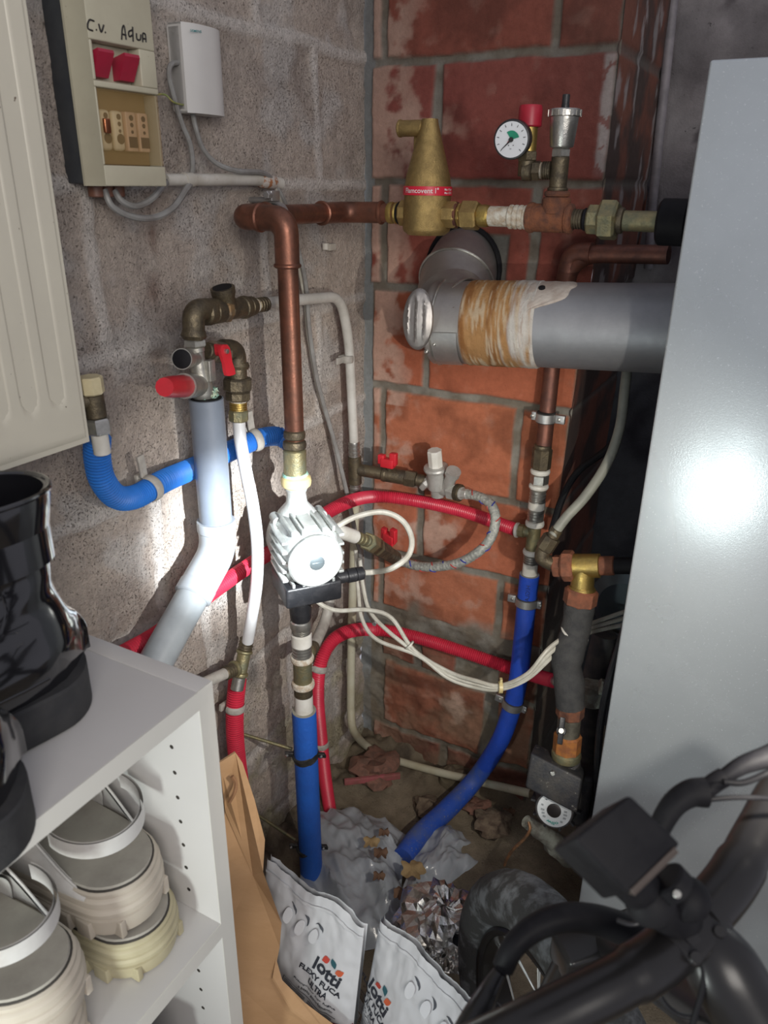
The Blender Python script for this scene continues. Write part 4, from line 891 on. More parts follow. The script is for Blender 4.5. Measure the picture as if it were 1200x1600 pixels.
# braided hose
BR = bpy.data.materials.new('steel_braid'); BR.use_nodes = True
def braidmat():
    m_ = mat('steel_braid', (.50, .51, .46), (.30, .31, .29), 160, .4, .6, .4, metal=.3, bump=.8, bsc=500)
    return m_
BRD = braidmat(); bpy.data.materials.remove(BR)
HB = smooth([r_(720, 771, .075), r_(742, 774, .085), r_(763, 784, .10), r_(774, 806, .12), r_(768, 838, .135), r_(748, 862, .14), r_(715, 880, .135), r_(675, 886, .125), r_(645, 883, .115), r_(622, 874, .105)], 10)
t = T('braided_hose', 'braided metal hose curving over upper red conduit between reducer and lower tap', 'hose', HB[60])
m = MB(); P = resamp(HB, .002); rr = .0088; m.tube(P[6:-6], [rr*(1+.03*math.sin(i*1.6)) for i in range(len(P))][6:-6], 18); hs = t.part('braid', m, BRD)
for nm, cl, ph in (('blue_fleck', (.02, .03, .30), 0), ('red_fleck', (.45, .05, .04), 2.1)):
    m = MB(); fr_ = m.frames(P); 
    i = 14
    while i < len(P)-14:
        pts = []
        for k in range(5):
            an = ph+(i+k)*.30; t_, n1, n2 = fr_[min(i+k, len(P)-1)]; pts.append(P[min(i+k, len(P)-1)]+(n1*math.cos(an)+n2*math.sin(an))*rr*1.03)
        m.tube(pts, .0012, 5); i += 13
    t.part(nm, m, mat(nm, cl, None, rough=.6), parent=hs, label='coloured tracer threads', stuff=True)
for q, s_ in ((0, 1), (-1, -1)):
    a = P[q]; b = P[q+s_*9 if q == 0 else q-9]; m = MB(); m.lathe(a+(a-b)*.25, b, [(0, .0085), (.05, .0098), (.95, .0098), (1, .0088)], 10); t.part('ferrule', m, WHITE if q else GREYM)
# lower tap
a, b = P[-1]+(P[-1]-P[-9])*.2, zc(573, 845, 1.26)
t = T('stop_tap', 'dark brass tap with red wing handle right of the lit pump, on braided hose', 'valve', mix(a, b, .5))
stack(t, a, b, [('nipple', BRASSD, -.1, .12, .010, 'c'), ('valve_body', BRASSD, .08, .45, .0135, 'c'), ('hexagon', BRASSD, .42, .70, .0155, 'h'), ('union_nut', BRASSG, .70, .98, .0160, 'h', 'lighter brass nut')])
vb = mix(a, b, .30); m = MB(); m.cyl(vb, vb+UP*.022, .005); t.part('spindle', m, BRASSG); wing(t, vb+UP*.032, 1.45, .4)
# white elbow from tap to pump flange
a2 = b; b2 = zc(512, 824, 1.17)
t = T('white_pipe', 'short white pipe with brass sleeve between lit pump and its red handled tap', 'pipe', mix(a2, b2, .5))
m = MB(); m.tube([mix(a2, b2, .32), b2], .0112, 18); t.part('tube', m, WHITE)
stack(t, a2, b2, [('press_sleeve', BRASSG, -.05, .36, .0100, 'rib')])

# ------------------------------------------------------------------ lit circulation pump
PUMPG = mat('pale_pump_casting', (.50, .52, .50), (.36, .38, .37), 30, .4, .65, .42, metal=.35, bump=.35, bsc=220, spk=(.25, .24, .2), spks=160, spkt=.70)
PUMPL = mat('bright_name_plate', (.86, .87, .78), (.78, .80, .72), 8, rough=.22, metal=.25)  # torch glare put into a near-white plate colour
px0 = l(461, 735, oR_); pz = lambda y: V((px0.x+.001, px0.y-.001, l(461, y, oR_).z)) 
ax = V((.40, -.915, -.05)).normalized(); ay = UP-ax*UP.dot(ax); ay.normalize(); axx = ay.cross(ax)
if axx.x < 0: axx = -axx
pcen = pz(838)
t = T('circulation_pump', 'pale cast circulation pump with glaring round plate below the copper riser', 'pump', pz(930))
stack(t, pz(742), pz(760), [('yellow_flange', CREAM, 0, 1, R(px0, 49), 'r', 'yellowish flange ring')])
m = MB(); m.lathe(pz(756), pz(800), [(0, R(px0, 30)), (.12, R(px0, 38)), (.3, R(px0, 30)), (.65, R(px0, 34)), (1, R(px0, 62))], 32); t.part('inlet_neck', m, PUMPG)
m = MB(); m.lathe(pcen-ax*.030, pcen+ax*.012, [(0, .026), (.25, .044), (.55, .049), (.9, .050), (1, .046)], 40)
for k in range(4):
    an = math.radians(45+90*k); d = axx*math.cos(an)+ay*math.sin(an); m.cyl(pcen+d*.050-ax*.008, pcen+d*.050+ax*.016, .0075)
t.part('volute', m, PUMPG)
m = MB()
sq = []
for k in range(48):
    an = 2*math.pi*k/48; c_, s_ = math.cos(an), math.sin(an); rr_ = 1/((abs(c_)**5+abs(s_)**5)**.2); sq.append((c_*rr_, s_*rr_))
vs = []; L_ = [(.006, .040), (.012, .043), (.070, .0425), (.082, .040), (.088, .036)]
for d, rr_ in L_:
    for k, (x, y) in enumerate(sq):
        b_ = sst(.085, .06, d); cx = math.cos(2*math.pi*k/48); sx = math.sin(2*math.pi*k/48); vs.append(pcen+ax*d+(axx*(x*b_+cx*(1-b_))+ay*(y*b_+sx*(1-b_)))*rr_)
fs = [[i*48+k, i*48+(k+1) % 48, (i+1)*48+(k+1) % 48, (i+1)*48+k] for i in range(4) for k in range(48)]+[[4*48+k for k in range(48)]]
m.add(vs, fs); mot = t.part('motor_housing', m, PUMPG, ang=50)
m = MB()
for side_ in (0, 1, 2, 3):
    for k in range(5):
        o_ = (k-2)*.0155
        if side_ == 0 and k == 2: continue
        n_, s_ = [(ay, axx), (axx, ay), (-axx, ay), (-ay, axx)][side_]
        m.box(pcen+ax*.044+n_*.0435+s_*o_, ax*.034, n_*.0042, s_*.0022, .001)
t.part('cooling_fin', m, PUMPG, parent=mot, label='raised cooling fins')
m = MB(); m.box(pcen+ax*.040+ay*.0445, ax*.024, ay*.002, axx*.010, .001); t.part('flat_panel', m, PUMPG, parent=mot)
fcn = pcen+ax*.089
m = MB(); m.lathe(fcn-ax*.006, fcn+ax*.002, [(0, .0415), (.6, .0420), (1, .0395)], 48); t.part('end_rim', m, PUMPG, parent=mot)
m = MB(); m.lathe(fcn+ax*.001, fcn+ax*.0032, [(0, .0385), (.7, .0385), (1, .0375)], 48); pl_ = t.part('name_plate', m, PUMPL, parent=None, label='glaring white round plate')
m = MB(); m.lathe(fcn+ax*.003, fcn+ax*.0055, [(0, .0115), (.7, .0115), (1, .0100)], 24); m.box(fcn+ax*.0056, axx*.008, ax*.0005, (ay*.9+axx*.3).normalized()*.001); t.part('bleed_screw', m, mat('steel_screw', (.35, .42, .45), None, rough=.3, metal=.8), label='slotted bleed screw')
# terminal box under motor
tbp = pcen+ax*.040-ay*.062
m = MB(); m.box(tbp, axx*.044, ay*.017, ax*.040, .004); tb_ = t.part('terminal_box', m, BLACK, label='black terminal box')
m = MB(); m.box(tbp-ay*.017+axx*.004, axx*.030, ay*.003, ax*.028, .002); t.part('box_lid', m, BLACK, parent=tb_)
m = MB(); g0 = tbp+axx*.040+ay*.010+ax*.02; m.cyl(g0, g0+axx*.022, .0100); m.hexa(g0+axx*.018, g0+axx*.034, .0115, 12); m.lathe(g0+axx*.034, g0+axx*.048, [(0, .0110), (.8, .0105), (1, .006)], 16); t.part('cable_gland', m, BLACK, label='black cable gland'); gl = g0+axx*.048
# lower union and fittings
pl2 = lambda y: V((px0.x+.001, px0.y-.001, l(470, y, oR_).z))
stack(t, pl2(925), pl2(972), [('lower_union', BLACK, 0, .95, R(px0, 36)*1.05, 'r', 'black lower union nut')])
LI = mat('blue_foam_lower', (.02, .12, .52), (.02, .10, .44), 20, .4, .62, .5, bump=.5, bsc=160)
t = T('riser_fittings', 'column of press fittings and white pipe between lit pump and lower blue pipe', 'pipe fitting', pl2(1118))
stack(t, pl2(966), pl2(1118), [('clear_ring', NICKEL, 0, .10, .0185, 'r'), ('press_sleeve', NICKEL, .08, .16, .0160, 'rib'), ('marker_sleeve', WHITE, .14, .27, .0170, 'c', 'white marker sleeve'), ('press_sleeve', NICKEL, .26, .38, .0165, 'rib'), ('ring', LIME, .37, .43, .0200, 'r', 'cream ring'), ('tee_body', BRASSG, .42, .66, .0158, 'c'), ('ring', LIME, .64, .71, .0200, 'r', 'cream ring'), ('press_sleeve', BRASSD, .70, .80, .0160, 'rib'), ('white_pipe', WHITE, .78, 1.05, .0160, 'c', 'rust-streaked white pipe')])
a, b = pl2(1030), l(500, 1000, .07)
stack(t, a, b, [('side_ring', BRASSG, .25, .38, .0130, 'r'), ('side_sleeve', BRASSD, .36, .62, .0115, 'rib')])
P = smooth([mix(a, b, .6), l(506, 975, .065), l(513, 950, .06), l(515, 920, .055), l(508, 880, .05)], 6); m = MB(); m.tube(P, .0105, 14); single('grey_pipe', 'short grey pipe curving up behind the lit pump from its lower tee', 'pipe', m, CLIP)
a, b = pl2(1114), l(478, 1372, .118); b = V((a.x+.004, a.y-.004, b.z))
rbi = .0212
t = T('insulated_pipe', 'upright blue foam insulated pipe below the lit pump behind the paper bags', 'pipe', b)
m = MB(); m.tube([mix(a, b, k/12) for k in range(13)], rbi, 26); t.part('insulation', m, LI)
m = MB(); m.lathe(a-UP*.001, a+UP*.0015, [(0, rbi*.98), (1, rbi*.98)]); t.part('cut_edge', m, mat('foam_core2', (.30, .29, .24), None, rough=.9))
for yy, lb, lg in ((1180, 'dark worn clamp around blue upright pipe with long screw to the wall', 1), (1330, 'dark lower clamp around blue upright pipe just behind the white bag', -1)):
    p_ = V((a.x, a.y, l(473, yy, .118).z)); DKS = mat('dark_steel', (.10, .10, .10), (.05, .05, .05), 50, rough=.45, metal=.7)
    t = T('pipe_clamp', lb, 'clamp', p_)
    tilt = (UP+DL*.0-axx*.35).normalized(); m = MB(); m.lathe(p_-tilt*.006, p_+tilt*.006, [(0, rbi*1.0), (.05, rbi*1.12), (.95, rbi*1.12), (1, rbi*1.0)], 28); t.part('band', m, DKS)
    m = MB(); m.lathe(p_-tilt*.0085, p_+tilt*.0085, [(0, rbi*.99), (.05, rbi*1.07), (.95, rbi*1.07), (1, rbi*.99)], 28); t.part('rubber_liner', m, RUBBER)
    for s_ in (-1, 1):
        m = MB(); sd = (-DL*.45-NL*.9).normalized()*s_; m.box(p_+sd*(rbi+.006), sd*.008, tilt*.005, sd.cross(tilt).normalized()*.003, .001); lg_ = t.part('lug', m, DKS)
        m = MB(); q = p_+sd*(rbi+.009)-DL*.004; m.lathe(q, q-DL*.004, [(0, .003), (1, .002)], 10); t.part('screw', m, NICKEL, parent=lg_)
    m = MB(); m.cyl(p_-NL*(rbi+.008), p_-NL*.118+DL*(-.03 if yy < 1200 else 0)+UP*.02, .0030); t.part('threaded_rod', m, BRASSG)

# ------------------------------------------------------------------ pump lead and white cables
lp = [gl, gl+axx*.018-UP*.002, zc(612, 888, 1.16), zc(638, 868, 1.17), zc(643, 840, 1.18), zc(628, 813, 1.19), zc(598, 800, 1.19), zc(560, 806, 1.18), zc(528, 822, 1.17), zc(512, 838, 1.16)]
cable('pump_cable', 'grey lead looping in a ring from the pump gland back behind the pump', lp, .0045, CABLEW, n=10)
for i, (dx, dy, lb) in enumerate(((0, 0, 'foremost white cable of the bundle sagging across the blue pipe'), (6, -7, 'middle white cable of the bundle sagging across the blue pipe'), (12, 5, 'rear white cable of the bundle, coming down the corner'))):
    if i == 0: st = [zc(492, 937, 1.17), zc(508, 948, 1.18), zc(530, 954, 1.20), zc(575, 953, 1.25), zc(612, 966, 1.29)]
    elif i == 1: st = [zc(562, 872, 1.34), zc(568, 920, 1.34), zc(578, 955, 1.33), zc(605, 985, 1.31)]
    else: st = [zc(556, 860, 1.36), zc(560, 925, 1.35), zc(566, 968, 1.34), zc(590, 1000, 1.32)]
    k = i-1
    mid = [zc(650+k*3, 1020+k*4, 1.30), zc(700, 1054+k*5, 1.29), zc(745, 1069+k*5, 1.27+.01*k), zc(782, 1074+k*3, 1.26), zc(825, 1056+k*4, 1.24+.01*k), zc(862+k*4, 1018+k*5, 1.23+.01*k), zc(900, 990+k*6, 1.26), zc(930, 979+k*7, 1.27), zc(975, 966+k*10, 1.30)]
    cable('white_cable', lb, st+mid, .0036, CABLEW, 'white cables sagging towards the boiler', n=8, k=7)
m = MB(); p_ = zc(782, 1074, 1.257); m.lathe(p_-V((.003, 0, 0)), p_+V((.003, 0, 0)), [(0, .010), (1, .010)], 12); m.box(p_+UP*.012, V((.002, 0, 0)), V((0, .003, 0)), UP*.005); single('cable_tie', 'cream cable tie around the sagging white cables near the blue pipe', 'cable tie', m, CREAM)
m = MB(); p_ = zc(640, 1008, 1.30); d_ = (zc(660, 1028, 1.3)-zc(620, 988, 1.3)).normalized(); m.lathe(p_-d_*.0015, p_+d_*.0015, [(0, .0095), (1, .0095)], 12); single('cable_tie', 'thin cable tie on white cables left, where the bundle starts', 'cable tie', m, CABLEW)
# ------------------------------------------------------------------ gas hose, brass tee, insulated drop to lower pump
GH = mat('grey_rubber_hose', (.23, .235, .20), (.16, .165, .145), 14, .4, .6, .55)
go = .17
P = smooth([zc(982, 560, 1.20), zc(976, 610, 1.20), zc(968, 670, 1.20), zc(948, 725, 1.20), zc(915, 775, 1.20), zc(885, 808, 1.205), zc(864, 836, 1.21)], 9)
m = MB(); m.tube(P, R(P[0], 16)*1.0, 16); single('grey_hose', 'grey rubber hose coming down out of the dark recess to the rusty nut', 'hose', m, GH)
P2_ = smooth([zc(968, 680, 1.27), zc(945, 705, 1.30), zc(905, 735, 1.34), zc(880, 775, 1.36), zc(862, 830, 1.38)], 8)
m = MB(); m.tube(P2_, .0065, 10); single('black_cable', 'black cable running behind the grey rubber hose in the recess', 'cable', m, BLACKM)
bt_ = zc(912, 884, 1.215); bl_ = zc(868, 884, 1.235)
t = T('boiler_tee', 'yellow brass tee with rust red nuts at the top of the black foam pipe', 'pipe fitting', bt_)
hx = (bt_-bl_).normalized()
stack(t, P[-1]-(P[-1]-P[-4]).normalized()*.012, zc(850, 858, 1.225), [('hose_tail', BRASSD, 0, .4, .0098, 'c'), ('hose_nut', BRASSD, .38, 1, .0145, 'oct')])
m = MB(); m.tube(fillet([zc(851, 856, 1.225), zc(844, 872, 1.23), bl_], .01, 5), .0115, 16); t.part('elbow', m, BRASSD)
stack(t, bl_-hx*.004, bt_, [('small_nut', RUSTP, 0, .34, R(bl_, 36), 'h', 'rust red nut'), ('large_nut', RUSTP, .30, .70, R(bl_, 49), 'oct', 'larger rust red nut'), ('thread', BRASS, .68, .80, R(bl_, 38), 'rib')])
m = MB(); q1 = bt_+hx*.026; m.cyl(bt_-hx*.016, q1, R(bt_, 38)/1.0, c=.05); bdn = zc(909, 922, 1.225); m.cyl(bt_, bdn, R(bt_, 36), c=.05); m.lathe(bdn-(bdn-bt_).normalized()*.006, bdn+(bdn-bt_).normalized()*.002, [(0, R(bt_, 38)), (.5, R(bt_, 43)), (1, R(bt_, 42))]); t.part('tee', m, BRASS, label='yellow brass tee')
m = MB(); m.cyl(q1-hx*.002, q1+hx*.022, R(bt_, 30)); t.part('iron_nipple', m, RUSTP)
dn = zc(905, 945, 1.232)
m = MB(); m.hexa(bdn-(dn-bdn)*.1, dn, R(dn, 52), 8); t.part('lower_nut', m, RUSTP, label='rust red lower nut')
m = MB(); bb = q1+hx*.018; m.cyl(bb, bb+hx*.09, R(bt_, 26)); single('boiler_pipe', 'dark pipe leading from yellow brass tee into the boiler', 'pipe', m, BLACKM)
IP = smooth([dn-(dn-bdn)*.25, zc(903, 965, 1.235), zc(898, 990, 1.235), zc(890, 1015, 1.235), zc(885, 1035, 1.24), zc(889, 1065, 1.245), zc(891, 1103, 1.255)], 8)
t = T('foam_pipe', 'black foam covered pipe from brass tee down to the shut-off valve', 'pipe', IP[-1])
m = MB(); m.tube([p for p in IP], [R(p, 46*(1+.03*math.sin(i*.5)+(.05 if 20 < i < 34 else 0)-(.07 if i in (15, 16, 17) else 0))) for i, p in enumerate(IP)], 24); t.part('foam', m, FOAMB)
m = MB(); p_ = IP[16]; d_ = (zc(890, 985, 1.2)-zc(921, 1000, 1.2)).normalized(); nn = UP.cross(d_).normalized(); nrm = d_.cross(nn).normalized(); m.lathe(p_-nrm*.0018, p_+nrm*.0018, [(0, R(p_, 45)), (.2, R(p_, 47)), (.8, R(p_, 47)), (1, R(p_, 45))]); t.part('cable_tie', m, WHITE, label='white cable tie')
va, vb = zc(892, 1098, 1.255), zc(884, 1186, 1.29)
t = T('shut_off_valve', 'rusty shut-off valve with black lever under the black foam pipe', 'valve', vb)
stack(t, va, vb, [('upper_nut', RUST, 0, .24, R(va, 44), 'oct', 'rusty upper nut'), ('body', mat('dirty_bronze', (.16, .15, .12), (.09, .085, .07), 50, rough=.6, metal=.5), .22, .60, R(va, 36), 'c'), ('lower_nut', mat('orange_rust', (.34, .13, .03), (.22, .08, .03), 60, rough=.8, bump=.6), .54, .86, R(va, 44), 'oct', 'orange rusty nut'), ('flange_ring', BRASSG, .84, 1.0, R(va, 48), 'r', 'greenish flange ring')])
hc = zc(877, 1142, 1.235); m = MB(); tw = (CAMP-hc).normalized(); m.cyl(hc-tw*.02, hc, .008); m.box(hc+tw*.002, (zc(880, 1115, 1.2)-zc(874, 1165, 1.2)).normalized()*.022, tw*.003, (zc(880, 1142, 1.2)-zc(870, 1140, 1.2)).normalized()*.0045, .0015); lv = t.part('lever', m, BLACK, label='black lever')
m = MB(); m.cyl(hc+tw*.004, hc+tw*.008, .0045); t.part('lever_screw', m, NICKEL, parent=lv)

# ------------------------------------------------------------------ lower pump
pw = zc(882, 1240, 1.33); nrm = (CAMP-pw); nrm = (V((-.32, -.80, .30))).normalized(); py_ = (UP-nrm*UP.dot(nrm)).normalized(); pxv = py_.cross(nrm)
if pxv.x < 0: pxv = -pxv
DPG = mat('sooty_pump', (.028, .03, .036), (.06, .056, .052), 40, .4, .65, .6, bump=.4, bsc=250, metal=.2, spk=(.2, .2, .18), spks=160, spkt=.69)
DPL = mat('dusty_plate', (.62, .66, .68), (.52, .56, .58), 26, rough=.5)
t = T('heating_pump', 'sooty dark pump with pale round name plate low beside the boiler', 'pump', zc(895, 1320, 1.40))
m = MB(); m.box(zc(868, 1215, 1.29), pxv*.044+py_*-.010, py_*.030, nrm*.026, .004); tb_ = t.part('terminal_box', m, DPG, label='dark dusty terminal box')
m = MB(); q = zc(864, 1208, 1.262); m.lathe(q-nrm*.004, q+nrm*.003, [(0, .0042), (1, .0036)], 14); t.part('box_screw', m, NICKEL, parent=tb_)
fcn = zc(866, 1266, 1.285); mc = fcn-nrm*.09
m = MB(); m.lathe(mc, fcn, [(0, .034), (.3, .044), (.9, .0325), (1, .031)], 40)
for k in range(10):
    an = 2*math.pi*k/10; d = pxv*math.cos(an)+py_*math.sin(an); m.box(mix(mc, fcn, .5)+d*.036, nrm*.03, d*.006, d.cross(nrm)*.0018)
t.part('motor', m, DPG)
m = MB(); m.box(zc(905, 1240, 1.33), pxv*.022, py_*.045, nrm*.035, .008); m.cyl(vb, zc(890, 1245, 1.34), .024); t.part('casting', m, DPG)
m = MB(); m.lathe(fcn, fcn+nrm*.0015, [(0, .0285), (1, .0280)], 44); pl_ = t.part('name_plate', m, DPL, label='pale round name plate')
m = MB(); m.lathe(fcn+nrm*.001, fcn+nrm*.004, [(0, .0118), (.8, .0115), (1, .010)], 24); t.part('bleed_screw', m, mat('dark_screw', (.05, .045, .045), None, rough=.4, metal=.6), label='dark bleed screw')
def pl2d(x, y): return fcn+nrm*.0019+(pxv*x+py_*y)
m = MB()
vs, fs = text2d('VIESSMANN', .01)
def arc(x, y, r0=.0195, r1=.0235, a0=2.45, a1=.70): an = a0+(a1-a0)*x; rr_ = r0+(r1-r0)*y; return pl2d(math.cos(an)*rr_, math.sin(an)*rr_)
m.add([arc(x, y) for x, y in vs], fs)
for an, rr_, w_ in ((3.3, .019, .006), (3.6, .019, .005), (3.9, .020, .005), (.2, .019, .005), (-.1, .019, .006), (-.4, .020, .005), (-.8, .021, .004), (2.9, .021, .004)):
    for k in range(2): x, y = math.cos(an)*rr_, math.sin(an)*rr_-k*.0018; m.add([pl2d(x-w_/2, y), pl2d(x+w_/2, y), pl2d(x+w_/2, y+.0009), pl2d(x-w_/2, y+.0009)], [[0, 1, 2, 3]])
t.part('plate_text', m, mat('plate_ink', (.05, .07, .09), None, rough=.6), parent=pl_)
m = MB(); text(m, 'wilo', lambda x, y: arc(x, y, .019, .0245, 4.25, 5.2), .02); t.part('maker_text', m, mat('green_ink', (.0, .30, .25), None, rough=.6), parent=pl_)
CM = mat('crusty_metal', (.34, .36, .31), (.20, .19, .16), 60, .4, .6, .8, bump=.8, bsc=250, metal=.2)
m = MB(); m.tube(smooth([zc(822, 1283, 1.36), zc(845, 1300, 1.37), zc(870, 1318, 1.38), zc(890, 1340, 1.40)], 5), [.011, .012, .012, .013, .015, .015, .014, .015, .016, .018, .018, .019, .02, .02, .02, .02], 16); m.lathe(zc(858, 1312, 1.38), zc(890, 1335, 1.40), [(0, .014), (.2, .022), (.8, .022), (1, .014)], 8); t.part('lower_elbow', m, CM, label='crusty pale green fitting')
P = smooth([zc(826, 1284, 1.34), zc(828, 1296, 1.335), zc(820, 1310, 1.34), zc(803, 1326, 1.35), zc(793, 1340, 1.36), zc(788, 1352, 1.37)], 5); m = MB(); m.tube(P, .0028, 8); single('copper_wire', 'bare copper earth wire hanging from the crusty fitting under the dark pump', 'wire', m, mat('copper_wire', (.34, .17, .08), (.2, .12, .07), 80, rough=.5, metal=.5))
# dark pipes and cable beyond
t = T('return_pipe', 'dark dusty pipe with crusted joint behind the black foam pipe', 'pipe', zc(915, 1250, 1.42))
DP = mat('dark_dusty_pipe', (.055, .055, .06), (.09, .085, .08), 40, rough=.7)
m = MB(); m.tube([zc(945, 990, 1.33), zc(925, 1075, 1.37), zc(918, 1200, 1.42), zc(918, 1300, 1.47)], .021, 16); t.part('pipe', m, DP)
m = MB(); m.cyl(zc(926, 1066, 1.33), zc(924, 1100, 1.34), .022); m.hexa(zc(936, 1072, 1.31), zc(950, 1076, 1.31), .014); t.part('crusted_joint', m, CM)
P = smooth([zc(978, 975, 1.21), zc(964, 1020, 1.20), zc(952, 1060, 1.20), zc(940, 1120, 1.22), zc(934, 1180, 1.25), zc(934, 1240, 1.28), zc(940, 1300, 1.33)], 8); m = MB(); m.tube(P, .0058, 10); single('black_cable', 'shiny black cable hanging between black foam pipe and boiler panel', 'cable', m, BLACK)
VES = mat('blue_grey_vessel', (.07, .095, .11), (.05, .07, .08), 8, rough=.35, metal=.3)
t = T('expansion_vessel', 'dark blue-grey round vessel edge half hidden by the boiler panel', 'vessel', zc(965, 935, 1.3))
m = MB(); vc = zc(985, 930, 1.36); m.lathe(vc-NR*.05, vc+NR*.05, [(0, .045), (.15, .062), (.5, .068), (.85, .062), (1, .045)], 40); t.part('shell', m, VES)
m = MB(); m.lathe(vc-NR*.003, vc+NR*.003, [(0, .069), (1, .069)], 40); t.part('seam', m, VES)
m = MB(); m.tube([r_(1052, -60, -.325), r_(1052, 0, -.325), r_(1018, 330, -.325), r_(1013, 420, -.325)], .009, 12); single('recess_conduit', 'thin grey pipe running up the grey plaster wall above the boiler', 'conduit', m, mat('dull_grey_paint', (.22, .20, .215), (.15, .14, .15), 20, rough=.6))  # mottled dull grey colour

# ------------------------------------------------------------------ boiler
BO = mat('boiler_steel', (.43, .47, .50), (.37, .405, .43), 3, .4, .6, .20, rough2=.30, metal=.35, bump=.06, bsc=500, spk=(.52, .56, .60), spks=420, spkt=.66)
BD = mat('boiler_dark', (.02, .022, .028), None, rough=.6)
s0_, s1_, zt_ = .606, 1.25, 1.372
t = T('boiler', 'large boiler casing with plain grey steel front, scratched, at right', 'boiler', WR(.9, .15, 0))
m = MB(); m.box(WR((s0_+s1_)/2, .324, (.06+zt_)/2), DR*(s1_-s0_)/2, NR*.006, UP*(zt_-.06)/2, .003); t.part('front_panel', m, BO, label='smooth grey steel front panel')
m = MB(); m.box(WR((s0_+.03+s1_)/2, .15, (.03+zt_-.02)/2), DR*(s1_-s0_-.03)/2, NR*.168, UP*(zt_-.05)/2, .004); t.part('body', m, BD, label='dark body behind the panel')

# ------------------------------------------------------------------ shoe shelf
SH = mat('white_laminate', (.58, .57, .56), (.56, .55, .54), 5, .4, .6, .33, bump=.03)
SE = mat('white_edge_strip', (.64, .63, .59), (.62, .61, .57), 8, rough=.4)
uS, oS, zS = .8493, .3253, .82
t = T('shoe_shelf', 'white laminate shoe shelf unit with peg holes, standing against left wall', 'shelf', WL(uS+.4, .17, 0))
th = .020
def board(u0_, u1_, o0, o1_, z0_, z1_, nm, lb=None, fr_=True):
    m = MB(); m.box(WL((u0_+u1_)/2, (o0+o1_)/2, (z0_+z1_)/2), -DL*(u1_-u0_)/2, NL*(o1_-o0)/2, UP*(z1_-z0_)/2, .0006); b_ = t.part(nm, m, SH, label=lb)
    return b_
sp = board(uS, uS+th, .015, oS, .0, zS, 'side_panel', 'right side panel with rows of peg holes')
m = MB(); m.box(WL(uS+th/2, oS+.0006, zS/2), -DL*th/2, NL*.0006, UP*zS/2); t.part('edge_strip', m, SE, parent=sp)
board(uS+.80, uS+.80+th, .015, oS, 0, zS, 'side_panel')
for z0_ in (zS-.0205, .50, .22, .03):
    b_ = board(uS+th, uS+.80, .015, oS, z0_, z0_+.020, 'top_board' if z0_ > .7 else 'shelf_board')
    m = MB(); m.box(WL(uS+.41, oS+.0006, z0_+.010), -DL*.39, NL*.0006, UP*.010); t.part('edge_strip', m, SE, parent=b_)
m = MB(); m.box(WL(uS+.41, .012, zS/2), -DL*.40, NL*.003, UP*(zS/2-.01)); t.part('back_panel', m, SH)
PHM = mat('hole_dark', (.03, .025, .02), None, rough=.9)
for oo in (.285, .075):
    for k in range(22):
        z_ = .10+.032*k
        if abs(z_-.51) < .012: continue
        m = MB(); m.lathe(WL(uS+th+.0003, oo, z_), WL(uS+th-.001, oo, z_), [(0, .0024), (1, .0024)], 10); t.part('peg_hole', m, PHM, parent=sp)

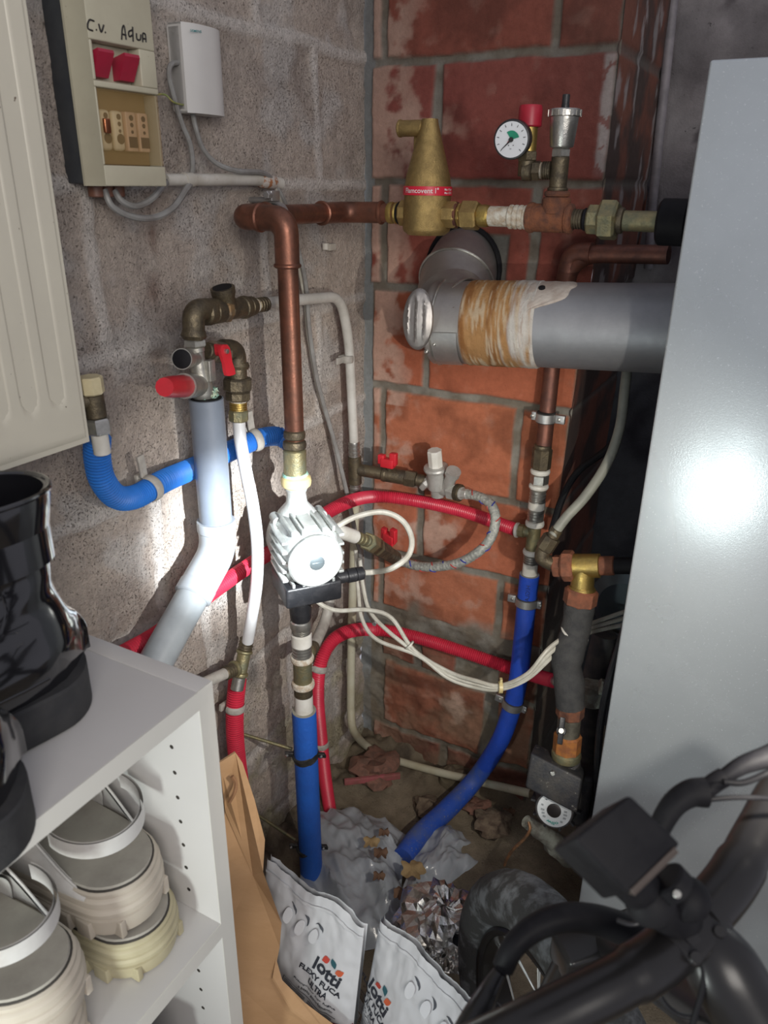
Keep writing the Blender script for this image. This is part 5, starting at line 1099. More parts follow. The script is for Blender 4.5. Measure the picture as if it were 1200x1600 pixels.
# ------------------------------------------------------------------ boots
PAT = mat('black_patent', (.008, .008, .010), (.010, .010, .012), 10, rough=.14, coat=1.0, bump=.05, bsc=24)
SOLE = mat('black_sole', (.022, .023, .026), (.034, .034, .036), 30, rough=.75, bump=.2, bsc=200)
def foot(x, L, w):
    # half width of a foot outline at x (0 heel .. 1 toe)
    h = w*(.40+.10*math.sin(math.pi*min(1, x*1.3))+.10*sst(.35, .72, x))
    e = 1.0
    if x < .14: e = math.sqrt(max(0, 1-((.14-x)/.14)**2))
    if x > .80: e = min(e, math.sqrt(max(0, 1-((x-.80)/.20)**2.2)))
    return h*e
def boot(name, label, org, fw, side, mirror=1, grp='pair of black boots', Ht=.205):
    # org: heel centre on shelf, fw: toe direction, side: width direction
    L, w = .285, .100; t = T(name, label, 'boot', org, grp)
    n = 40
    def sole(z0_, z1_, k0, k1_, mb, mt, nm):
        pts = []
        xs = [0]+[.5-.5*math.cos(math.pi*i/n) for i in range(1, n)]+[1]
        def ring(k, z): return [org+fw*(x*L)+side*(foot(x, L, w)*k) + UP*z for x in xs]+[org+fw*(x*L)-side*(foot(x, L, w)*k)+UP*z for x in xs[-2:0:-1]]
        R_ = [ring(k0*.97, z0_), ring(k0, z0_+.003), ring((k0+k1_)/2, (z0_+z1_)/2), ring(k1_, z1_-.002), ring(k1_*.96, z1_)]
        M_ = len(R_[0]); vs = [p for r in R_ for p in r]
        fs = [[i*M_+k, i*M_+(k+1) % M_, (i+1)*M_+(k+1) % M_, (i+1)*M_+k] for i in range(4) for k in range(M_)]+[list(range(M_))[::-1], [4*M_+k for k in range(M_)]]
        mb.add(vs, fs); return t.part(nm, mb, mt)
    sl = sole(0, .040, 1.12, 1.16, MB(), SOLE, 'sole')
    # upper: stacked rings from sole to cuff
    secs = []; NR_ = 34; K = 40
    for i in range(NR_+1):
        q = i/NR_; z = .038+q*(Ht-.038)
        # back and front x limits
        back = -.03+.085*sst(.12, .45, q)-.035*sst(.6, 1, q)
        front_low = .975-.10*sst(0, .22, q)
        front = front_low + (.46-front_low)*sst(.10, .52, q)
        if q > .5: front += .045*sst(.55, 1, q)
        wd = w*(.54-.16*sst(.12, .55, q)+.07*sst(.6, 1, q)); cx = (back+front)/2*L; hx_ = (front-back)/2*L
        ring = []
        for k in range(K):
            an = 2*math.pi*k/K; c_, s_ = math.cos(an), math.sin(an); e = 2.3
            rr_ = 1/((abs(c_)**e+abs(s_)**e)**(1/e)); xx = cx+hx_*c_*rr_
            wl = foot(max(0, min(1, xx/L)), L, w)*1.06; ww = min(wd, wl+.004+.02*q) if q < .3 else wd
            crease = .0009*math.sin(q*26+c_*3+s_*2)*sst(.25, .4, q)*sst(.70, .5, q)
            ring.append(org+fw*xx+side*(s_*rr_*ww)*(1)+UP*(z+crease)+ (fw*c_+side*s_)*crease)
        secs.append(ring)
    vs = [p for r in secs for p in r]; fs = [[i*K+k, i*K+(k+1) % K, (i+1)*K+(k+1) % K, (i+1)*K+k] for i in range(NR_) for k in range(K)]
    inner = [mix(p, org+fw*(.25*L)+UP*Ht, .07) for p in secs[-1]]; dn_ = [p-UP*.06 for p in inner]; o_ = len(vs); vs += inner+dn_
    fs += [[NR_*K+k, NR_*K+(k+1) % K, o_+(k+1) % K, o_+k] for k in range(K)]+[[o_+k, o_+(k+1) % K, o_+K+(k+1) % K, o_+K+k] for k in range(K)]+[[o_+K+k for k in range(K)]]
    m = MB(); m.add(vs, fs); up_ = t.part('upper', m, PAT, ang=70)
    m = MB(); m.tube(secs[-1]+[secs[-1][0]], .0022, 8); t.part('cuff', m, PAT, parent=up_)
    m = MB(); m.tube([secs[i][2]*1 for i in range(6, NR_)], .0012, 6); m.tube([secs[i][K//2-9]*1 for i in range(3, NR_)], .0014, 6); m.tube([secs[3][k] for k in range(-14, 15)], .0013, 6); t.part('seam', m, PAT, parent=up_)
    return t
boot('boot', 'shiny black patent ankle boot on the shelf top, nearer the wall pipes', WL(.912, .232, zS+.001), (-DL*.95-NL*.30).normalized(), (NL*.95-DL*.30).normalized(), 1)
boot('boot', 'shiny black patent ankle boot in the lower left corner, cut by photo edge', WL(1.034, .302, zS+.001), (-DL*1-NL*.12).normalized(), (NL-DL*.12).normalized(), 1)

# ------------------------------------------------------------------ sandals
SU = mat('dirty_white_sole', (.52, .47, .40), (.36, .31, .25), 9, .35, .75, .6, detail=3)
SY = mat('yellowed_sole', (.50, .46, .31), (.32, .27, .16), 12, .35, .70, .6, detail=3)
IN = mat('grey_insole', (.36, .34, .30), (.27, .25, .22), 12, rough=.75)
ST = mat('white_leather', (.56, .55, .54), (.46, .44, .42), 14, rough=.42, bump=.15, bsc=200)
SB = mat('silver_buckle_strap', (.22, .20, .21), (.14, .13, .13), 60, rough=.4, metal=.3)
def sandal(label, org, fw, side, sm=None, L=.255, w=.088, hp=.052, straps=True, tilt=0, grp='white platform sandals'):
    t = T('sandal', label, 'sandal', org, grp); sm = sm or SU
    fw = (fw+UP*tilt).normalized(); up_ = side.cross(fw); up_ = up_ if up_.z > 0 else -up_
    n = 36; xs = [0]+[.5-.5*math.cos(math.pi*i/n) for i in range(1, n)]+[1]
    def ring(k, z): return [org+fw*(.5*L+(x-.5)*L*(1+(k-1)*.4))+side*(foot(x, L, w)*k)+up_*z for x in xs]+[org+fw*(.5*L+(x-.5)*L*(1+(k-1)*.4))-side*(foot(x, L, w)*k)+up_*z for x in xs[-2:0:-1]]
    M_ = 2*n
    def loft(lv, mb):
        vs = [p for k, z in lv for p in ring(k, z)]; q = len(lv)
        mb.add(vs, [[i*M_+k, i*M_+(k+1) % M_, (i+1)*M_+(k+1) % M_, (i+1)*M_+k] for i in range(q-1) for k in range(M_)]+[list(range(M_))[::-1], [(q-1)*M_+k for k in range(M_)]])
    h = hp; m = MB()
    loft([(1.02, 0), (1.08, .002), (1.14, h*.30), (1.15, h*.42), (1.11, h*.44), (1.11, h*.46), (1.14, h*.48), (1.15, h*.58), (1.12, h*.64), (1.09, h*.66), (1.09, h*.68), (1.12, h*.70), (1.12, h*.82), (1.09, h*.86), (1.06, h*.88), (1.07, h*.90), (1.07, h*.97), (1.03, h)], m)
    for i in range(10):
        x = .04+.1*i
        for s_ in (-1, 1):
            wv = foot(min(.97, max(.03, x)), L, w); c = org+fw*(x*L)+side*s_*(wv*1.13)+up_*h*.20; m.box(c, fw*.0095, side*.0035, up_*h*.19, .0015)
    so = t.part('platform_sole', m, sm, ang=25)
    m = MB(); loft([(1.03, h*.985), (1.0, h+.0015)], m); t.part('dark_rim', m, mat('dark_rim', (.04, .035, .03), None, rough=.8), parent=so, label='dark inner rim')
    m = MB()
    vs = [p+up_*.003 for p in ring(.97, h)]; c = org+fw*L*.5+up_*(h+.001); 
    lv = [(.99, h+.001), (.97, h+.0040), (.80, h+.0036), (.5, h+.0026), (.2, h+.0024)]
    loft(lv, m); t.part('insole', m, IN)
    if straps:
        def band(x0, x1, hh, wdt, nm, mt, lean=0, par=None):
            m = MB(); x0w = foot(x0, L, w)*1.03
            def fn(a, b, o_=0):
                an = math.pi*a; q = (b-.5)*wdt; c_ = math.cos(an); z = math.sin(an)
                return org+fw*(x0*L+q+(x1-x0)*L*z)+side*(c_*x0w*(1+.06*z)+o_*c_)+up_*(h*.9+hh*z**.8+o_*z)
            m.grid(fn, 26, 4); m.grid(lambda a, b: fn(a, b, -.003), 26, 4)
            return t.part(nm, m, mt)
        band(.70, .66, .058, .058, 'front_strap', ST)
        band(.46, .40, .070, .034, 'instep_strap', ST)
        # heel sling strap: from the sides round the back of the heel
        m = MB()
        def hs(a, b, o_=0):
            an = math.radians(-100+200*a); bx_ = .155*L; k = (1+o_)
            x = .27*L-math.cos(an)*bx_*1.25*k+0; y = math.sin(an)*.046*k
            return org+fw*(x-.012)+side*y+up_*(h+.048+.018*(b)-.018*math.cos(an)*.3-.004)
        m.grid(hs, 40, 3); m.grid(lambda a, b: hs(a, b, -.06), 40, 3); t.part('heel_strap', m, ST)
        m = MB()
        for s_ in (-1, 1):
            m = MB()
            def quarter(a, b, o_=0):
                x = .12+.66*a; hh = .004+.050*sst(0, .50, a)*(1-.25*sst(.7, 1, a)); wv = foot(x, L, w)
                return org+fw*(x*L)+side*s_*(wv*1.05+.004-.006*b*b+o_)+up_*(h*.86+hh*b)
            m.grid(quarter, 20, 6); m.grid(lambda a, b: quarter(a, b, -.0028), 20, 6); m.tube([quarter(i/20, 1) for i in range(21)], .0014, 6); t.part('side_leather', m, ST)
        m = MB(); c = org+fw*(.40*L)-side*.040+up_*(h+.058); m.box(c, fw*.010, side*.002, up_*.008, .001); m.tube(smooth([c, c+fw*.02+up_*.012, c+fw*.05+side*.03+up_*.014, c+fw*.06+side*.07+up_*.004], 5), .0045, 8); t.part('buckle_strap', m, SB, label='dark silvery strap and buckle')
    return t
zsh = .5205
sandal('yellowed platform sandal lying lowest at the right of the shelf', WL(.928, .300, zsh), (-NL+DL*.0).normalized(), DL, SY, straps=False, grp=None, hp=.046)
sandal('white platform sandal stacked on the yellowed one at right of shelf', WL(.928, .287, zsh+.053), (-NL+DL*.0).normalized(), DL, SU, hp=.055, grp=None)
sandal('dirty platform sandal at the bottom of the left stack on the shelf', WL(1.050, .300, zsh), (-NL+DL*-.04).normalized(), DL, SU, straps=False, grp=None, hp=.046)
sandal('white platform sandal on top of the left stack, nearest the camera', WL(1.042, .302, zsh+.053), (-NL+DL*-.10).normalized(), DL, SU, hp=.055, grp=None)
# glittering black shoe on the board below
gs = mat('black_velvet', (.01, .01, .012), None, rough=.8)
c = WL(.93, .24, .2405); t = T('black_shoe', 'black shoe with sparkling edge on the lowest visible board, bottom of photo', 'shoe', c)
m = MB()
def shoe(a, b):
    an = 2*math.pi*a; q = b; L_ = .26; x = (-.5*L_)*math.cos(an)*(1-.12*q); y = math.sin(an)*.042*(1-.2*q)
    return WL(.945+y, .175-x*(1), .2405+.10*q*(1+.35*(1 if math.cos(an) > 0 else .2)*abs(math.cos(an))))
m.grid(shoe, 40, 8); t.part('upper', m, gs)
m = MB(); P = [shoe(i/60, 1) for i in range(61)]
for i in range(60): m.ball(P[i], .0026, None, 3)
t.part('sparkling_edge', m, NICKEL, label='row of tiny sparkling stones')
m = MB(); m.slab([shoe(i/30, 0) for i in range(30)], UP*.02); t.part('sole', m, SOLE)

# ------------------------------------------------------------------ cardboard
CB = mat('cardboard', (.50, .31, .165), (.43, .26, .13), 6, .4, .6, .85, bump=.15, bsc=60, stretch=(1, 1, 3), spk=(.48, .30, .16), spks=90, spkt=.72)
t = T('cardboard_sheet', 'creased brown cardboard sheet standing between shoe shelf and white bags', 'cardboard', f(430, 1560, 0))
def cbp(pp): return [f(*p) for p in pp]
A1 = cbp([(343, 1192, .52), (368, 1176, .525), (379, 1192, .51), (398, 1250, .465), (414, 1312, .42), (411, 1362, .385), (440, 1442, .315), (395, 1368, .36), (352, 1268, .445)])
m = MB(); m.slab(A1, V((-.002, .004, -.001))); fl = t.part('folded_flap', m, CB, smooth_=False, label='lighter folded upper flap')
B1 = cbp([(352, 1268, .443), (395, 1368, .358), (440, 1442, .313), (437, 1480, .28), (432, 1505, .262), (440, 1535, .24), (475, 1570, .21), (520, 1604, .18), (556, 1640, .15), (560, 1720, .1), (370, 1730, .1), (330, 1500, .26), (338, 1330, .40)])
m = MB(); m.slab(B1, V((-.003, .004, -.001))); t.part('main_sheet', m, CB, smooth_=False)
m = MB(); C1 = cbp([(430, 1500, .265), (440, 1535, .243), (475, 1570, .213), (520, 1604, .183), (556, 1640, .153), (520, 1630, .17), (455, 1580, .215), (425, 1530, .25)]); m.slab(C1, V((.001, .001, .003))); t.part('turned_edge', m, CB, parent=fl, smooth_=False)
m = MB(); P = smooth(cbp([(362, 1215, .50), (368, 1225, .49), (366, 1240, .485), (358, 1255, .47)]), 4); m.tube([p+V((.001, -.002, .004)) for p in P], .003, 6); t.part('torn_slit', m, mat('torn_board', (.30, .16, .08), None, rough=.9), parent=fl)

# ------------------------------------------------------------------ paper bags
PB = mat('white_paper_bag', (.60, .62, .65), (.56, .58, .61), 6, .4, .6, .55, bump=.25, bsc=18)
SLOT = mat('slot_shadow', (.09, .10, .12), None, rough=.9)
def bag(label, P1, P2, hb, txt_u, txt_v, seedv, fwdk=.055, cut=0):
    t = T('paper_bag', label, 'bag', V(((P1.x+P2.x)/2, (P1.y+P2.y)/2, 0)), 'open white grout bags')
    e = (P2-P1); e.z = 0; Lw = e.length; e.normalize(); fr_ = V((e.y, -e.x, 0))
    if fr_.y > 0: fr_ = -fr_
    H1, H2 = P1.z, P2.z
    def fn(a, b, s_=1, off=0):
        # a across, b down (0 top, 1 floor), s_ front/back
        top = mix(H1, H2, a)+.006*math.sin(a*9+seedv)*(1-b); z = mix(top, .004, b)
        bul = .033*math.sin(math.pi*min(1, max(0, a)))**.5*(1-(1-b)**2.2)+.004
        wav = (.0028*nz(a*3+seedv, b*4, 1, 3)+.003*abs(math.sin(a*7+b*3+seedv))**4*(1-b)+.0008*nz(a*8, b*7, seedv, 3))*(1 if 0 < a < 1 else 0)
        base = V((P1.x, P1.y, 0))+e*(a*Lw*(1+.06*b)-.03*Lw*b)+fr_*(fwdk*b)
        return base+fr_*(s_*bul+wav+off)+UP*z
    m = MB(); m.grid(lambda a, b: fn(a, b, 1), 50, 60); m.grid(lambda a, b: fn(a, b, -1, 0), 40, 40)
    bd = t.part('paper', m, PB, ang=80)
    # folded-over lip line
    m = MB(); m.grid(lambda a, b: fn(a, .04+b*.012, 1, .0022), 40, 1); t.part('fold', m, PB, parent=bd)
    # torn half-moon flaps and dark slots
    for i, a0 in enumerate((.34, .48, .62) if seedv < 3 else (.50, .66, .84)):
        m = MB(); k = 14; c = (a0, .115+.012*i)
        rot = (-.7, -1.1, -.5)[i]; cr2 = lambda x, y: fn(c[0]+.046*(x*math.cos(rot)-y*math.sin(rot)), c[1]-.026*(x*math.sin(rot)+y*math.cos(rot)), 1, .0012)
        rim = [cr2(math.cos(math.pi*j/k), math.sin(math.pi*j/k)) for j in range(k+1)]+[cr2(-math.cos(math.pi*j/k), .5*math.sin(math.pi*j/k)) for j in range(1, k)]
        m.add(rim, [[j, j+1, 2*k-j-1, (2*k-j) % (2*k)] for j in range(k)]); t.part('slot', m, SLOT, parent=bd, label='dark half-moon slot')
        m = MB(); mid = fn(c[0], c[1], 1, .001)
        pts = []
        for j in range(24):
            an = 2*math.pi*j/24; pts.append(fn(c[0]-.014+.040*math.cos(an), c[1]+.022+.025*math.sin(an), 1, .003+.007*sst(-1, 1, math.sin(an)+.2*i)))
        m.slab(pts, fr_*.0008); t.part('torn_flap', m, PB, parent=bd, label='curled paper disc')
    ca_, sa_ = math.cos(.26), math.sin(.26)
    def pos(x, y, off=.0012):        # x, y in metres on the face from the logo corner, turned clockwise
        X, Y = x*ca_+y*sa_, -x*sa_+y*ca_
        return fn(txt_u+X/Lw, txt_v-Y/H1, 1, off)
    def tx(s, x0, x1, y0, y1, mt, nm, bold=.02):
        m = MB(); text(m, s, lambda x, y: pos(x0+(x1-x0)*x, y0+(y1-y0)*y), bold); return t.part(nm, m, mt, parent=bd)
    INKB = mat('print_navy', (.03, .035, .05), None, rough=.6)
    tx('lotti', 0, .044, -.022, 0, INKB, 'brand_word', .03)
    tx('FLEXY FUCA', -.018, .052, -.036, -.026, INKB, 'product_word', .03); tx('ULTRA', .003, .037, -.050, -.040, INKB, 'product_word', .03)
    tx('Riempitivo per fughe', -.018, .054, -.058, -.054, INKB, 'small_print', .01); tx('a basso assorbimento', -.006, .052, -.064, -.060, INKB, 'small_print', .01)
    def leaf(cx, cy, mt, fl_=1):
        m = MB(); pts = [(-1, -1), (.2, -1), (.8, -.6), (1, .1), (1, 1), (-.2, 1), (-.8, .6), (-1, -.1)]
        m.slab([pos(cx+.0048*x*fl_, cy+.0048*y) for x, y in pts], fr_*.0004); t.part('logo_leaf', m, mt, parent=bd)
    leaf(.013, .004, mat('print_red', (.55, .07, .05), None, rough=.6)); leaf(.025, .010, mat('print_teal', (.03, .12, .15), None, rough=.6), -1); leaf(.037, .004, mat('print_orange', (.60, .12, .05), None, rough=.6))
    # grey information block of printed lines
    m = MB()
    for x0, x1 in ((-.030, .010), (.015, .055)):
        y = -.072; k = 0
        while y > -.150:
            m.grid(lambda a, b, q=y: pos(x0+(x1-x0)*a, q-.0016*b), 10, 1); y -= .0030+(.003 if k % 7 == 6 else 0); k += 1
    t.part('information_lines', m, mat('print_grey', (.22, .23, .25), None, rough=.6), parent=bd)
    m = MB(); m.grid(lambda a, b: pos(-.033+.0008*b, -.069-.09*a), 20, 1); m.grid(lambda a, b: pos(-.033+.092*a, -.069+.0008*b), 20, 1); t.part('ruled_frame', m, INKB, parent=bd)
    m = MB(); m.grid(lambda a, b: fn(.86+.14*a, .52+.46*b, 1, .0013), 10, 20); t.part('dark_red_panel', m, mat('print_maroon', (.26, .015, .04), None, rough=.6), parent=bd)
    return t
bag('white grout bag with three torn half-moon slots, left one beside cardboard', f(421, 1341, .325), f(572, 1443, .315), .3, .66, .25, 1.3)
bag('white grout bag with three torn half-moon slots, right one nearer the bicycle', f(598, 1428, .315), f(745, 1568, .30), .3, .07, .28, 4.1)

# ------------------------------------------------------------------ plastic sheet, leaves, foil
PLM = mat('cloudy_plastic', (.40, .43, .47), (.33, .36, .39), 16, .38, .64, .22, bump=.5, bsc=26, alpha=.80)
def blob(cpx, bnd, hf, nr, na, sd):
    # crumpled sheet: centre pixel, outline on the floor, height function
    c = f(*cpx); B = [f(*b) for b in bnd]; B = B+[B[0]]; B = smooth(B, 8)[:-1]; n = len(B)
    vs = []; 
    for i in range(nr+1):
        q = i/nr
        for k in range(n):
            p = mix(c, B[k], q); p = V((p.x, p.y, 0)); h, e = hf(p.x, p.y, q); n2 = V((nz(p.x, p.y, sd, 22, 3), nz(p.y, p.x, sd+4, 22, 3), 0))*.006*e
            vs.append(p+n2+UP*h)
    return vs, [[i*n+k, i*n+(k+1) % n, (i+1)*n+(k+1) % n, (i+1)*n+k] for i in range(nr) for k in range(n)]
def ridge(x, y, s_, sc): return 1-abs(nz(x, y, s_, sc, 4))*2.2
m = MB(); vs, fs = blob((585, 1355, .04), [(478, 1285, .04), (510, 1266, .04), (560, 1268, .04), (625, 1290, .04), (640, 1320, .05), (628, 1370, .05), (640, 1430, .05), (600, 1470, .05), (540, 1470, .05), (480, 1430, .05), (470, 1350, .05)], lambda x, y, q: (.034+.040*(1-q**2)*(.5+.5*ridge(x, y, 2, 6))+.016*ridge(x+y*.6, y*.3, 8, 13)+.003*nz(x, y, 3, 30), 1), 46, 0, 2)
m.add(vs, fs); sh = single('plastic_sheet', 'crumpled cloudy plastic sheet on floor between blue pipes, leaves on it', 'plastic sheet', m, PLM, ang=80)
m = MB(); vs, fs = blob((690, 1345, .04), [(640, 1300, .05), (668, 1288, .05), (700, 1292, .05), (735, 1318, .045), (722, 1338, .045), (745, 1358, .04), (712, 1380, .05), (680, 1400, .06), (655, 1420, .06), (628, 1400, .06), (640, 1350, .06)], lambda x, y, q: (.048+.03*(1-q**2)*(.5+.5*ridge(x, y, 5, 7))+.012*ridge(x-y*.5, y*.4, 11, 14)+.002*nz(x, y, 6, 30), 1), 34, 0, 9)
m.add(vs, fs); single('plastic_sheet', 'smaller cloudy plastic sheet lobe right of the curving blue pipe', 'plastic sheet', m, PLM, ang=80)
LF = [mat('dry_leaf_tan', (.30, .21, .10), (.22, .15, .07), 60, rough=.8), mat('dry_leaf_brown', (.13, .07, .04), (.09, .05, .03), 60, rough=.8)]
def leafo(px, py, h, rpx, mi, label, rot=0):
    c = f(px, py, h); r0 = R(c, rpx); m = MB(); n = 36; vs = [c+UP*.004]
    for k in range(n):
        an = 2*math.pi*k/n; rr_ = r0*(.72+.28*abs(math.cos(2.5*an+rot))+.12*math.sin(7*an+rot)); vs.append(c+V((math.cos(an)*rr_, math.sin(an)*rr_, .004*math.sin(3*an))))
    vs2 = [p-UP*.0008 for p in vs]; m.add(vs+vs2, [[0, k+1, (k+1) % n+1] for k in range(n)]+[[n+1, n+1+(k+1) % n+1, n+1+k+1] for k in range(n)])
    single('dry_leaf', label, 'leaf', m, LF[mi])
leafo(580, 1315, .105, 26, 0, 'tan dry leaf high on the plastic sheet'); leafo(600, 1300, .10, 18, 1, 'small brown leaf behind the tan leaf on plastic sheet', 1)
leafo(595, 1332, .10, 24, 1, 'dark brown leaf just below the tan leaf on plastic sheet', 2); leafo(592, 1368, .11, 20, 1, 'curled brown leaf in the middle of the plastic sheet', .5)
leafo(645, 1358, .10, 40, 0, 'large tan leaf beside the lower end of the blue pipe', 3); leafo(628, 1395, .10, 28, 1, 'brown leaf at the lower edge of the plastic sheet', 1.4)
leafo(795, 1268, .03, 20, 1, 'single brown leaf on bare floor left of the dark pump', .2)
# foil bag
FO = mat('silver_foil', (.75, .75, .74), (.50, .48, .45), 34, .42, .56, .22, rough2=.36, metal=1.0, bump=.6, bsc=60)
t = T('foil_wrapper', 'crumpled silver foil bag lying between right white bag and tyre', 'foil bag', f(700, 1450, 0))
m = MB()
def foil(a, b):
    th_ = 2*math.pi*a; ph = math.pi*b; d = V((math.cos(th_)*math.sin(ph), math.sin(th_)*math.sin(ph), math.cos(ph)))
    k = 1+.35*nz(d.x, d.y, d.z+3, 2.2, 2)+.16*nz(d.x, d.y, d.z, 6, 2)+random.uniform(-.035, .035)
    p = V((d.x*.070, d.y*.072, d.z*.045))*k; hole = sst(.45, .0, (d-V((.35, -.75, .55)).normalized()).length); p *= (1-.45*hole)
    c = f(692, 1445, .115); q = c+p; q.z = max(q.z, .004); return q
m.grid(foil, 34, 20); t.part('foil', m, FO, smooth_=False)
m = MB(); c = f(712, 1468, .13); m.ball(c-V((0, 0, .010)), .022, Matrix(((1, 0, 0), (0, 1, 0), (0, 0, .5))), 10); t.part('dark_opening', m, BLACKM, label='dark torn opening')
m = MB()
def foil2(a, b): 
    c = f(702, 1508, .13); return c+V(((a-.5)*.10, (b-.5)*.035, .012*nz(a*6, b*3, 1, 3)*2+.012*math.sin(a*14)*b*.6+.01))
m.grid(foil2, 26, 9); t.part('foil_lip', m, FO, smooth_=False)

# rubble at the wall foot
m = MB(); 
def stub(a, b): 
    an = 2*math.pi*a; return f(712, 1214, .03)+V((math.cos(an)*.042*(1-.15*b), math.sin(an)*.042*(1-.15*b), -.03+.034*b+.003*nz(a*6, b, 1, 3)))
m.grid(stub, 32, 6); m.slab([stub(k/32, 1) for k in range(32)], -UP*.002)
single('pipe_stub', 'round dirty cement stub at the brick wall foot behind the white pipe', 'stub', m, FMb := mat('dirty_cement', (.15, .125, .08), (.10, .08, .05), 40, rough=.95, bump=.8, bsc=120))
m = MB(); p0, p1 = f(538, 1222, .035), f(625, 1212, .035); d_ = (p1-p0)/2; m.box((p0+p1)/2, d_, V((-d_.y, d_.x, 0)).normalized()*.004, UP*.007, .001); single('pink_strip', 'short pink strip lying on the rubble at the wall foot', 'strip', m, mat('pink_plastic', (.36, .10, .11), (.25, .09, .08), 60, rough=.7))
random.seed(3)
RB_ = [mat('rubble_brown', (.17, .13, .09), (.10, .07, .05), 60, rough=.95, bump=.8), mat('rubble_red', (.22, .11, .08), (.14, .08, .06), 60, rough=.95, bump=.8)]
def rock(px, py, h, s_, mi, label):
    c = f(px, py, h); m = MB(); sx = random.uniform(.8, 1.5)
    def fn(a, b):
        th_ = 2*math.pi*a; ph = math.pi*b; d = V((math.cos(th_)*math.sin(ph), math.sin(th_)*math.sin(ph), math.cos(ph))); k = s_*(1+.5*nz(d.x+px, d.y, d.z, 1.6, 3)); return c+V((d.x*k*sx, d.y*k, d.z*k*.6))
    m.grid(fn, 20, 12); single('rubble_lump', label, 'rubble', m, RB_[mi], ang=30)
rock(585, 1200, .03, .05, 1, 'reddish rubble slab in the wall corner above the pink strip'); rock(770, 1285, .02, .035, 0, 'crumbly debris heap on floor left of the dark pump'); rock(670, 1262, .015, .03, 0, 'small lump on floor below the cement stub')
rock(745, 1262, .015, .022, 1, 'small reddish lump on the floor beside blue pipe')

# ------------------------------------------------------------------ bicycle
BK = mat('satin_black_alloy', (.011, .0105, .011), (.014, .0135, .014), 10, rough=.30, spec=.45)
TY = mat('tyre_rubber', (.035, .036, .036), (.14, .15, .16), 24, .50, .64, .8, bump=.4, bsc=200)
hub = V((.222, .590, .246)); wd_ = V((-.34, .94, 0)).normalized(); wn = V((wd_.y, -wd_.x, 0)); RW_ = .205; rt = .036
t = T('bicycle', 'black bicycle front with wide bar, square lamp, cables and front tyre', 'bicycle', V((hub.x, hub.y, 0)))
def wp(an, r, o_=0): return hub+(wd_*math.cos(an)+UP*math.sin(an))*r+wn*o_
m = MB(); NA, NB = 180, 20; vs = []
for i in range(NA):
    an = 2*math.pi*i/NA
    for k in range(NB):
        q = 2*math.pi*k/NB; ro = rt*(1.0+.0*k); tread = 0
        cx = math.cos(q)
        if cx > .2:
            gx = (i*1.0+abs(math.sin(q))*7) % 6; gr_ = .0026 if gx < 1.2 else 0
            tread = -gr_
            if abs(math.sin(q)) < .10 : tread -= .001
        vs.append(wp(an, RW_+(ro+tread)*cx, (ro*1.0)*math.sin(q)))
m.add(vs, [[i*NB+k, i*NB+(k+1) % NB, ((i+1) % NA)*NB+(k+1) % NB, ((i+1) % NA)*NB+k] for i in range(NA) for k in range(NB)])
wl_ = t.part('front_wheel', m, TY, label='fat dusty front tyre', ang=45)
m = MB()
for o_ in (-.020, .020):
    m.tube([wp(2*math.pi*k/60, RW_-.034, o_) for k in range(61)], .006, 8)
m.grid(lambda a, b: wp(2*math.pi*a, RW_-.040, (b-.5)*.04), 60, 2); t.part('rim', m, BK, parent=wl_)
m = MB()
for k in range(28):
    an = 2*math.pi*k/28; m.tube([wp(an, .022, .025 if k % 2 else -.025), wp(an+.25*(1 if k % 4 < 2 else -1), RW_-.04, 0)], .0013, 5)
t.part('spokes', m, STEEL, parent=wl_)
m = MB(); m.cyl(hub-wn*.05, hub+wn*.05, .022); t.part('hub', m, BK, parent=wl_)
# fork, head tube, stem
cl = zc(1080, 1447, .485)
crown = V((hub.x+.02, hub.y-.03, hub.z+RW_+.075)); 
m = MB()
for s_ in (-1, 1): m.tube(smooth([hub+wn*.058*s_, mix(hub, crown, .6)+wn*.056*s_, crown+wn*.045*s_], 5), .016, 14)
m.box(crown, wn*.062, wd_*.02, UP*.018, .006); t.part('fork', m, BK)
ht = zc(1090, 1580, .60)
m = MB(); m.tube([crown, V((cl.x+.045, cl.y-.05, cl.z-.05))], .021, 20); t.part('head_tube', m, BK)
m = MB(); P = smooth([cl, zc(1120, 1500, .475), zc(1165, 1575, .47), zc(1215, 1660, .465)], 6); m.tube(P, [.017+.006*sst(0, 8, i) for i in range(len(P))], 24); t.part('stem', m, BK)
P = smooth([zc(1300, 1160, .60), zc(1228, 1225, .565), zc(1185, 1300, .53), zc(1140, 1380, .505), cl, zc(1030, 1496, .470), zc(960, 1538, .455), zc(880, 1578, .445), zc(800, 1618, .435), zc(700, 1665, .43)], 8)
m = MB(); m.tube(P, [.0165 if 20 < i < 46 else .0150 for i in range(len(P))], 28); hb = t.part('handlebar', m, BK)
m = MB(); d_ = (zc(1140, 1380, .505)-zc(1030, 1496, .470)).normalized(); tc_ = (CAMP-cl).normalized(); sdw = d_.cross(tc_)
for k in (-.016, .010):
    m.lathe(cl+d_*(k-.004), cl+d_*(k+.006), [(0, .0175), (.1, .0195), (.9, .0195), (1, .0175)], 24)
m.box(cl+tc_*.004, d_*.018, sdw*.019, tc_*.016, .004)
for k in (-.012, .012):
    for q in (-.014, .014): m.cyl(cl+d_*k+sdw*q+tc_*.016, cl+d_*k+sdw*q+tc_*.023, .0036)
t.part('clamp', m, BK, parent=hb)
m = MB(); c0 = cl+d_*-.024+tc_*.0158+sdw*.004
for i in range(5): m.box(cl-d_*.030+tc_*.0178+sdw*(-.007+.0028*i), d_*(.002+.0008*(i % 2)), sdw*.0009, tc_*.0002)
t.part('bar_scale', m, mat('white_marks', (.5, .48, .45), None, rough=.5), parent=hb, label='small white scale marks')
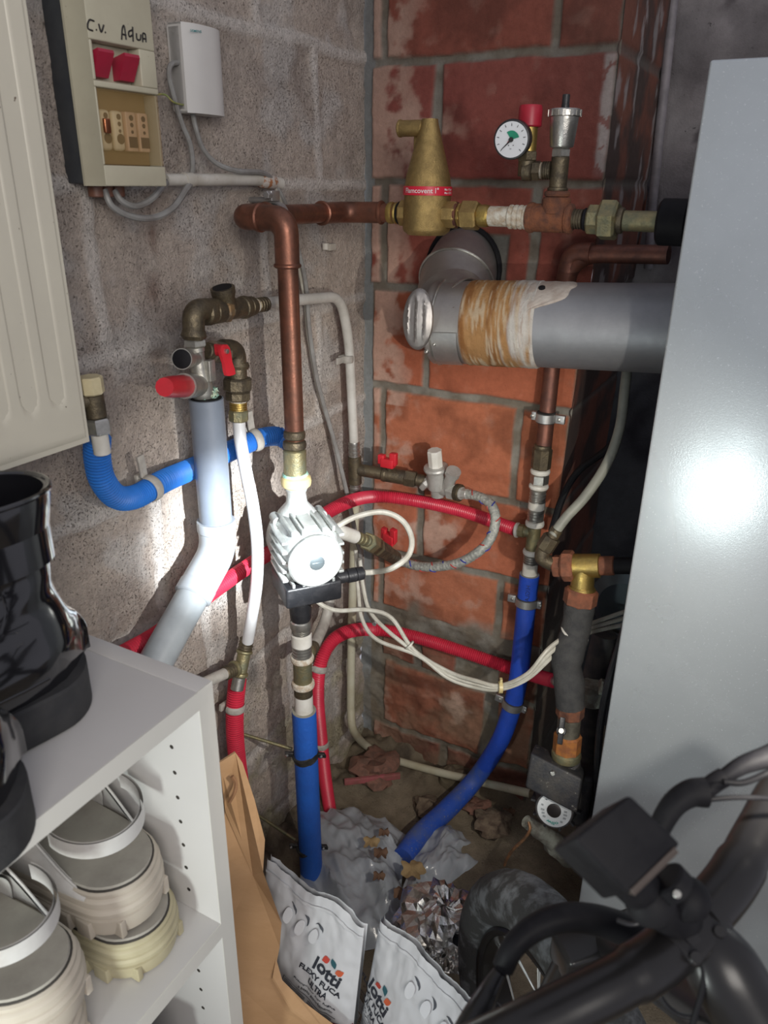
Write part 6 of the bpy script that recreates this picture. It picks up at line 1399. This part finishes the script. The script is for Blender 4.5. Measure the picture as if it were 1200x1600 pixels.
# lamp box with mount
top = [zc(985, 1240, .400), zc(1066, 1318, .400), zc(984, 1398, .385), zc(896, 1310, .385)]
tn_ = (top[1]-top[0]).cross(top[3]-top[0]).normalized()
if tn_.dot(CAMP-top[0]) < 0: tn_ = -tn_
low_ = [p-tn_*.030+V((.004, 0, -.012)) for p in top]
m = MB(); bm = bmesh.new(); V8 = [bm.verts.new(p) for p in top+low_]
for q in ([0, 1, 2, 3], [7, 6, 5, 4], [0, 4, 5, 1], [1, 5, 6, 2], [2, 6, 7, 3], [3, 7, 4, 0]): bm.faces.new([V8[i] for i in q])
bmesh.ops.bevel(bm, geom=bm.edges[:], offset=.0028, segments=3, profile=.5, affect='EDGES'); bm.verts.index_update()
m.add([v.co.copy() for v in bm.verts], [[v.index for v in F.verts] for F in bm.faces]); bm.free()
lmp = t.part('lamp', m, BLACKM, label='square black lamp housing')
m = MB(); e0_, e1_ = mix(top[2], top[1], .06), mix(top[2], top[1], .86)
for i in range(22):
    p = mix(e0_, e1_, i/21)-tn_*.002; m.box(p, (e1_-e0_).normalized()*.0007, tn_*.0028, (e1_-e0_).normalized().cross(tn_)*.0018, .0002)
t.part('ribbed_edge', m, mat('brown_black', (.06, .045, .038), None, rough=.5), parent=lmp, label='ribbed edge')
lc = (low_[1]+low_[2])/2; m = MB(); m.tube(smooth([mix(lc, (low_[0]+low_[3])/2, .3), lc, mix(lc, cl, .5)+V((0, 0, -.004)), cl], 5), .0125, 14); m.cyl(zc(1040, 1370, .43), zc(1060, 1392, .43), .011); m.ball(zc(1015, 1408, .435), .014); m.ball(zc(1075, 1405, .455), .013); t.part('lamp_bracket', m, BLACKM, parent=lmp)
m = MB(); q = zc(1058, 1397, .42); m.cyl(q, q+(CAMP-q).normalized()*.004, .0022); t.part('bracket_screw', m, NICKEL, parent=lmp)
# cables and sleeves
def bcab(nm, pts, w0, mt=BLACKM, k=7, lb=None):
    P = smooth([zc(*p) for p in pts], k); m = MB(); n = len(P); m.tube(P, [R(P[i], w0[0]+(w0[1]-w0[0])*i/(n-1)) for i in range(n)], 16); return t.part(nm, m, mt, label=lb)
bcab('cable_sleeve', [(1010, 1345, .47), (1030, 1295, .47), (1052, 1258, .47), (1078, 1240, .47), (1102, 1238, .47)], (30, 46))
bcab('cable_plug', [(1095, 1240, .47), (1118, 1222, .47), (1132, 1214, .47)], (30, 30)); bcab('cable_plug', [(1125, 1218, .47), (1160, 1196, .47), (1205, 1180, .47), (1250, 1160, .47)], (22, 40))
bcab('brake_cable', [(1100, 1250, .475), (1150, 1246, .48), (1210, 1248, .49), (1260, 1255, .5)], (8, 8)); bcab('brake_cable', [(1130, 1222, .46), (1165, 1222, .46), (1215, 1200, .46)], (10, 10))
bcab('cable_sleeve', [(786, 1512, .50), (803, 1478, .50), (835, 1450, .505), (880, 1434, .51), (925, 1436, .515), (975, 1452, .52), (1020, 1476, .53)], (34, 52))
bcab('cable_plug', [(788, 1506, .50), (779, 1522, .495)], (26, 20)); bcab('brake_lever', [(780, 1520, .495), (762, 1552, .49), (745, 1585, .48), (725, 1630, .47)], (22, 52), BK); bcab('brake_cable', [(786, 1524, .5), (775, 1555, .5), (768, 1590, .5), (762, 1630, .5)], (5, 5), BLACK)
bcab('brake_cable', [(965, 1438, .46), (985, 1444, .455), (1005, 1440, .455), (1025, 1428, .46)], (7, 7), BLACK)
bcab('brake_cable', [(1030, 1555, .53), (1045, 1575, .53), (1070, 1588, .53), (1120, 1590, .53)], (9, 9), BLACK)
bcab('brake_cable', [(1090, 1480, .465), (1100, 1530, .46), (1085, 1590, .46), (1070, 1640, .46)], (10, 10), BLACKM)
# down tube into the dark
m = MB(); m.tube([V((cl.x+.045, cl.y-.05, cl.z-.10)), V((cl.x+.16, cl.y-.30, .42))], .026, 18); t.part('frame_tube', m, BK)
